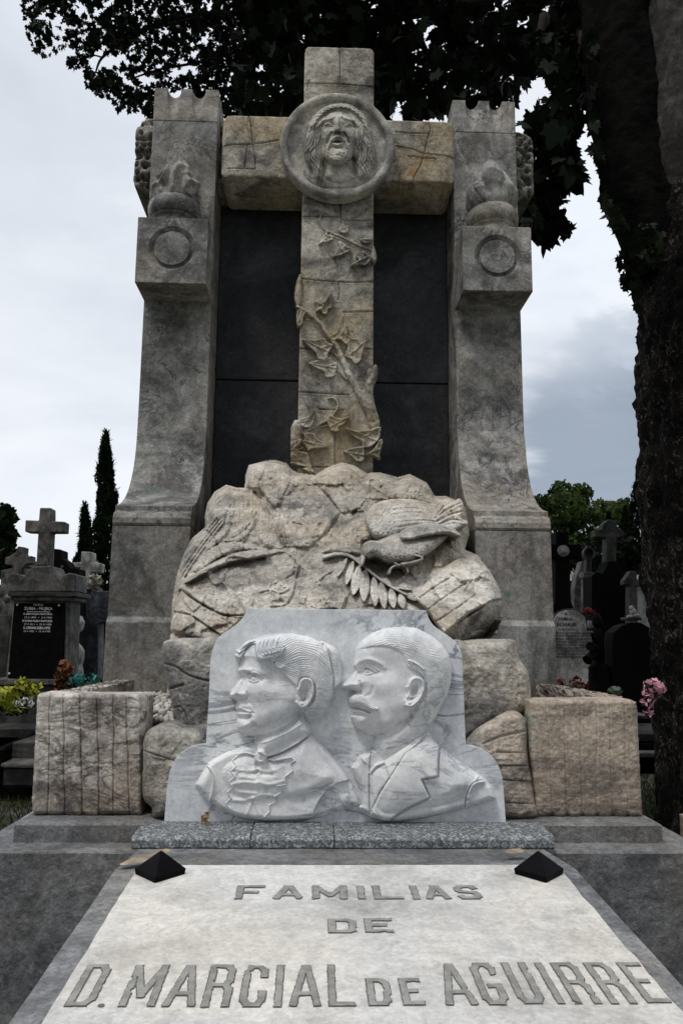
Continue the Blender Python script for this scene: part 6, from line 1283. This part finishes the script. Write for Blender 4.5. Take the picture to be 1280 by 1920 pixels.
# ---- right: black cross with roundel on white inscribed gravestone
g = thing('gravestone', 'white round-topped inscribed gravestone with black cross and pale roundel', 'grave', (2.8, 6, 0), 'graves in the cemetery'); Y = 6.
ppoly('cross', [(1036, 1146), (1040, 1128), (1041, 1046), (1018, 1046), (1018, 1020), (1042, 1020), (1042, 997), (1066, 997), (1066, 1020), (1090, 1020), (1090, 1046), (1067, 1046), (1070, 1128), (1078, 1146)], Y+.06, .2, M_BGRAN, g)
bm = bmesh.new(); q = at(1055, 1033, Y+.05); lathe(bm, [(.001, -.03), (.045, -.028), (.05, -.018), (.06, -.022), (.066, -.02), (.068, .01)], 0, 0, 32)
for v in bm.verts: v.co = Vector((q[0]+v.co.x, q[1]+v.co.z, q[2]+v.co.y))
bmobj('roundel', bm, M_LSTONE, g, smooth=True)
ARC = [(1039+30+a, b) for a, b in ((-32, 45), (-32, 22), (-28, 12), (-20, 4), (-8, 0), (6, 0), (18, 5), (26, 13), (29, 24), (30, 40))]
ppoly('dark_surround', [(a+(1 if a > 1069 else -1), b+1141) for a, b in ARC]+[(1116, 1184), (1118, 1300), (1030, 1300)], Y, .25, M_DSTONE, g)
ppoly('inscription_stone', [(a, b+1144) for a, b in ARC]+[(1113, 1184), (1114, 1285), (1034, 1285)], Y-.03, .04, M_LSTONE, g, .004)
for a in (('FAMILIA', 1047, 1073, 1160, 5.5), ('ECHAVE', 1043, 1080, 1170.5, 7), ('JOSE ECHAVE', 1046, 1078, 1180, 4)): tl(*a, Y=5.967, m=M_DLET, par=g, off=.03)
for i, t_ in enumerate(('FALLECIO EN TOLOSA EL 3 DE ENERO', 'JUANA ARAMBURU ECHAVE 1921', 'MANUEL ECHAVE ARAMBURU 1934', 'DOLORES ARRIETA DE ECHAVE', 'IGNACIO ECHAVE ARRIETA 1951', 'MARIA LUISA ARRIETA 1958', 'ANTONIO ECHAVE ARRIETA 1962', 'CARMEN ECHAVE LASA 1970', 'FRANCISCO ECHAVE LASA')): tl(t_, 1040, 1111 if i < 8 else 1100, 1186.5+i*5.6, 3.6, Y=5.967, m=M_DLET, par=g, off=.03)
q = at(1060, 1151, 5.97); bm = bmesh.new(); bmesh.ops.create_uvsphere(bm, u_segments=8, v_segments=6, radius=.012); bmesh.ops.translate(bm, vec=tuple(q), verts=bm.verts); bmobj('stud', bm, M_DLET, g)
rbox('plinth', (2.2, 3.5, Y-.1, Y+.4, 0, .98), M_DSTONE, g, .02, 5)
# others
g = thing('gravestone', 'grey column gravestone with small ringed cross, right of the white round-topped one', 'grave', (3.3, 7.5, 0), 'graves in the cemetery'); Y = 7.5
ppoly('column', [(1096, 1300), (1097, 1085), (1094, 1082), (1094, 1072), (1112, 1072), (1112, 1082), (1109, 1085), (1110, 1300)], Y, .2, M_MSTONE, g); ppoly('cross', [(1098, 1074), (1099, 1046), (1092, 1042), (1092, 1036), (1099, 1032), (1100, 1023), (1106, 1023), (1107, 1032), (1122, 1036), (1122, 1041), (1108, 1045), (1108, 1074)], Y+.05, .1, M_DSTONE, g)
bm = bmesh.new(); q = at(1103, 1038, Y+.03)
for i in range(24):
    a0, a1 = 2*math.pi*i/24, 2*math.pi*(i+1)/24
    vs = [bm.verts.new((q[0]+r_*math.cos(a_), yy, q[2]+r_*math.sin(a_))) for a_ in (a0, a1) for r_ in (.062, .082) for yy in (q[1]-.03, q[1]+.05)]
    for f_ in ((0, 2, 6, 4), (1, 3, 7, 5), (2, 3, 7, 6), (0, 1, 5, 4)): bm.faces.new([vs[k_] for k_ in f_])
bmobj('ring', bm, M_MSTONE, g)
g = thing('gravestone', 'slim pale stone figure column beside the ringed-cross column', 'grave', (3.2, 8, 0), 'graves in the cemetery'); ppoly('stele', [(1074, 1300), (1076, 1110), (1080, 1080), (1086, 1066), (1090, 1052), (1096, 1052), (1094, 1072), (1090, 1100), (1092, 1300)], 8., .2, M_MSTONE, g)
g = thing('gravestone', 'large dark shouldered gravestone topped by a cross, right', 'grave', (3.8, 7, 0), 'graves in the cemetery'); Y = 7.
ppoly('headstone', [(1110, 1330), (1109, 1080), (1118, 1072), (1128, 1076), (1135, 1066), (1140, 1052), (1158, 1052), (1164, 1068), (1175, 1080), (1192, 1082), (1192, 1330)], Y, .35, M_BGRAN, g); ppoly('cross', [(1136, 1054), (1137, 1008), (1116, 1006), (1114, 994), (1128, 992), (1131, 982), (1140, 974), (1152, 976), (1157, 988), (1168, 996), (1168, 1006), (1155, 1008), (1154, 1054)], Y+.1, .18, M_DSTONE, g)
g = thing('gravestone', 'small dark cross in front of the large shouldered gravestone', 'grave', (3.5, 6, 0), 'graves in the cemetery'); ppoly('cross', [(1178, 1300), (1180, 1098), (1170, 1096), (1170, 1088), (1176, 1080), (1182, 1070), (1192, 1072), (1194, 1086), (1204, 1090), (1204, 1100), (1194, 1100), (1196, 1300)], 6., .14, M_DSTONE, g)
g = thing('gravestone', 'pale square stele with gabled top beside the big trunk', 'grave', (4, 6.5, 0), 'graves in the cemetery'); Y = 6.5
pbox('stele', 1210, 1104, 1236, 1300, Y, .3, M_LSTONE, g); ppoly('gable', [(1195, 1086), (1216, 1076), (1228, 1068), (1240, 1080), (1240, 1104), (1212, 1104), (1210, 1090)], Y-.06, .42, M_LSTONE, g)
g = thing('gravestone', 'big black round-topped gravestone in front of the pink flowers, right', 'grave', (3, 4.8, 0), 'graves in the cemetery'); Y = 4.8
ppoly('headstone', [(1150, 1400), (1148, 1200), (1150, 1186), (1164, 1174), (1180, 1168), (1200, 1167), (1216, 1176), (1226, 1192), (1230, 1215), (1232, 1400)], Y, .25, M_BGRAN, g); pbox('ledge', 1176, 1157, 1203, 1163, Y-.02, .2, M_DSTONE, g)
o = rocks('small white figure standing on the big black gravestone', [B_(1183, 1140, 4.85, 4.5, 5), B_(1186, 1148, 4.85, 6, 8), B_(1190, 1155, 4.85, 8, 5), B_(1180, 1157, 4.85, 6, 4)], M_LSTONE, 18, None, 'white_figure'); o['category'] = 'statue'
g = thing('lantern_post', 'black iron grave lantern on a post between the inscribed and the big black gravestones', 'lantern', (2.7, 5, 0)); bm = bmesh.new(); q = at(1124, 1300, 4.9); s_ = 7.9/FPX
def zz(py): return float(at(1124, py, 4.9)[2])
lathe(bm, [(.001, zz(1148)), (.02, zz(1150)), (.045, zz(1158)), (.05, zz(1170)), (.03, zz(1176)), (.05, zz(1190)), (.06, zz(1230)), (.05, zz(1240)), (.10, zz(1250)), (.11, zz(1290)), (.11, zz(1360)), (.12, 0)], float(q[0]), 4.9, 16); bmobj('post', bm, M_BGRAN, g)
bm = bmesh.new(); tube(bm, [at(1100, 1238, 4.75), at(1116, 1220, 4.85)], [.05, .035], 10); tube(bm, [at(1108, 1187, 4.75), at(1116, 1204, 4.85)], [.012, .03], 8); tube(bm, [at(1105, 1212, 4.75), at(1116, 1214, 4.85)], [.045, .04], 8); bmobj('vase', bm, M_BGRAN, g)
tag(pbox('memorial_card', 1101, 1164, 1112, 1178, 5.6, .03, M_LSTONE, None), 'small white memorial card under the red flowers', 'card')
g = thing('low_tomb', 'low dark tomb with grey ledges behind the right planter', 'tomb', (2.8, 4, 0), 'low tombs')
for x0, y0, x1, y1, yy, m_ in ((1190, 1341, 1225, 1348, 3.9, M_MSTONE), (1185, 1376, 1320, 1392, 3.9, M_DSTONE), (1180, 1411, 1320, 1421, 3.7, M_MSTONE), (1170, 1394, 1320, 1409, 3.85, M_BGRAN), (1180, 1423, 1320, 1452, 3.8, M_BGRAN)): pbox('step', x0, y0, x1, y1, yy, 1.2, m_, g)
tag(rbox('stone_block', (1.315, 1.75, -.1, .19, .0, .795), M_PLANT2, None, .01, 8), 'plain tan stone block at the lower right edge of the plinth', 'block')
# white building glimpsed at right
g = thing('building', 'distant pale building glimpsed between the right graves', 'building', (6, 24, 0)); M_BLD = plain('pale_render', (.5, .5, .48), .8); pbox('wall', 1000, 1046, 1086, 1190, 24, 4, M_BLD, g)
for x0, x1, y0, y1 in ((1012, 1030, 1062, 1082), (1034, 1043, 1062, 1082), (1034, 1043, 1088, 1110), (1064, 1074, 1090, 1102), (1064, 1074, 1108, 1118)): f_ = pbox('window', x0, y0, x1, y1, 23.97, .05, M_BGRAN, g)
pbox('cornice', 998, 1040, 1088, 1047, 23.8, 4, M_BLD, g)
# flowers
def flowers(name, label, blobs, k, size, cols, seed, cat='flowers', green=None):
    t = thing(name, label, cat, (blobs[0][0], blobs[0][1], blobs[0][2]-blobs[0][5]))
    blobs = [tuple(b[:3])+(b[3]*1.1, b[4]*1.6, b[5]*1.15) for b in blobs]
    foliage('blossoms', blobs, k, size, plain(name+'_petals', cols, .7, .35, 30), t, OVAL, seed, 1.6)
    foliage('stems', [(b[0], b[1]+.02, b[2]-b[5]*.5, b[3]*.8, b[4], b[5]) for b in blobs], k//3, size, M_CYP if green is None else green, t, OVAL, seed+1)
    return t
flowers('dried_bouquet', 'rust brown dried bouquet before the black panel grave', [B_(118, 1262, 4.3, 12, 22), B_(128, 1256, 4.3, 8, 14), B_(114, 1285, 4.3, 10, 14)], 120, .05, (.16, .055, .016), 1)
flowers('teal_flowers', 'teal artificial flowers beside the rust brown bouquet', [B_(146, 1276, 4.3, 14, 14), B_(168, 1274, 4.4, 16, 10), B_(188, 1278, 4.4, 8, 6)], 70, .05, (.03, .20, .18), 2)
flowers('yellow_bush', 'yellow green leafy bush at the left edge', [B_(10, 1310, 4.2, 24, 20), B_(42, 1290, 4.2, 16, 16), B_(66, 1296, 4.2, 12, 14), B_(30, 1325, 4.2, 20, 10)], 420, .06, (.30, .32, .03), 3, 'bush')
flowers('white_flowers', 'small white flowers below the yellow bush', [B_(44, 1318, 4.0, 18, 10), B_(60, 1316, 4.0, 8, 8)], 60, .03, (.5, .5, .47), 4)
flowers('red_bouquet', 'dark red flowers on the column grave, right', [B_(1102, 1147, 5.6, 11, 7)], 60, .045, (.13, .008, .01), 5)
flowers('red_flowers', 'dark red flowers at the foot of the white inscribed gravestone', [B_(1048, 1278, 5.2, 10, 6), B_(1078, 1276, 5.2, 10, 7), B_(1096, 1284, 5.2, 9, 6)], 70, .04, (.16, .02, .018), 6)
flowers('pink_flowers', 'cascade of pink flowers beside the big trunk, right', [B_(1226, 1290, 2.0, 18, 16), B_(1214, 1312, 2.0, 12, 14), B_(1216, 1334, 2.0, 6, 6)], 95, .036, (.66, .34, .42), 7)
flowers('pale_succulent', 'pale green rosette plant behind the right planter', [B_(1152, 1296, 4.2, 10, 6)], 40, .06, (.20, .26, .20), 8, 'plant')
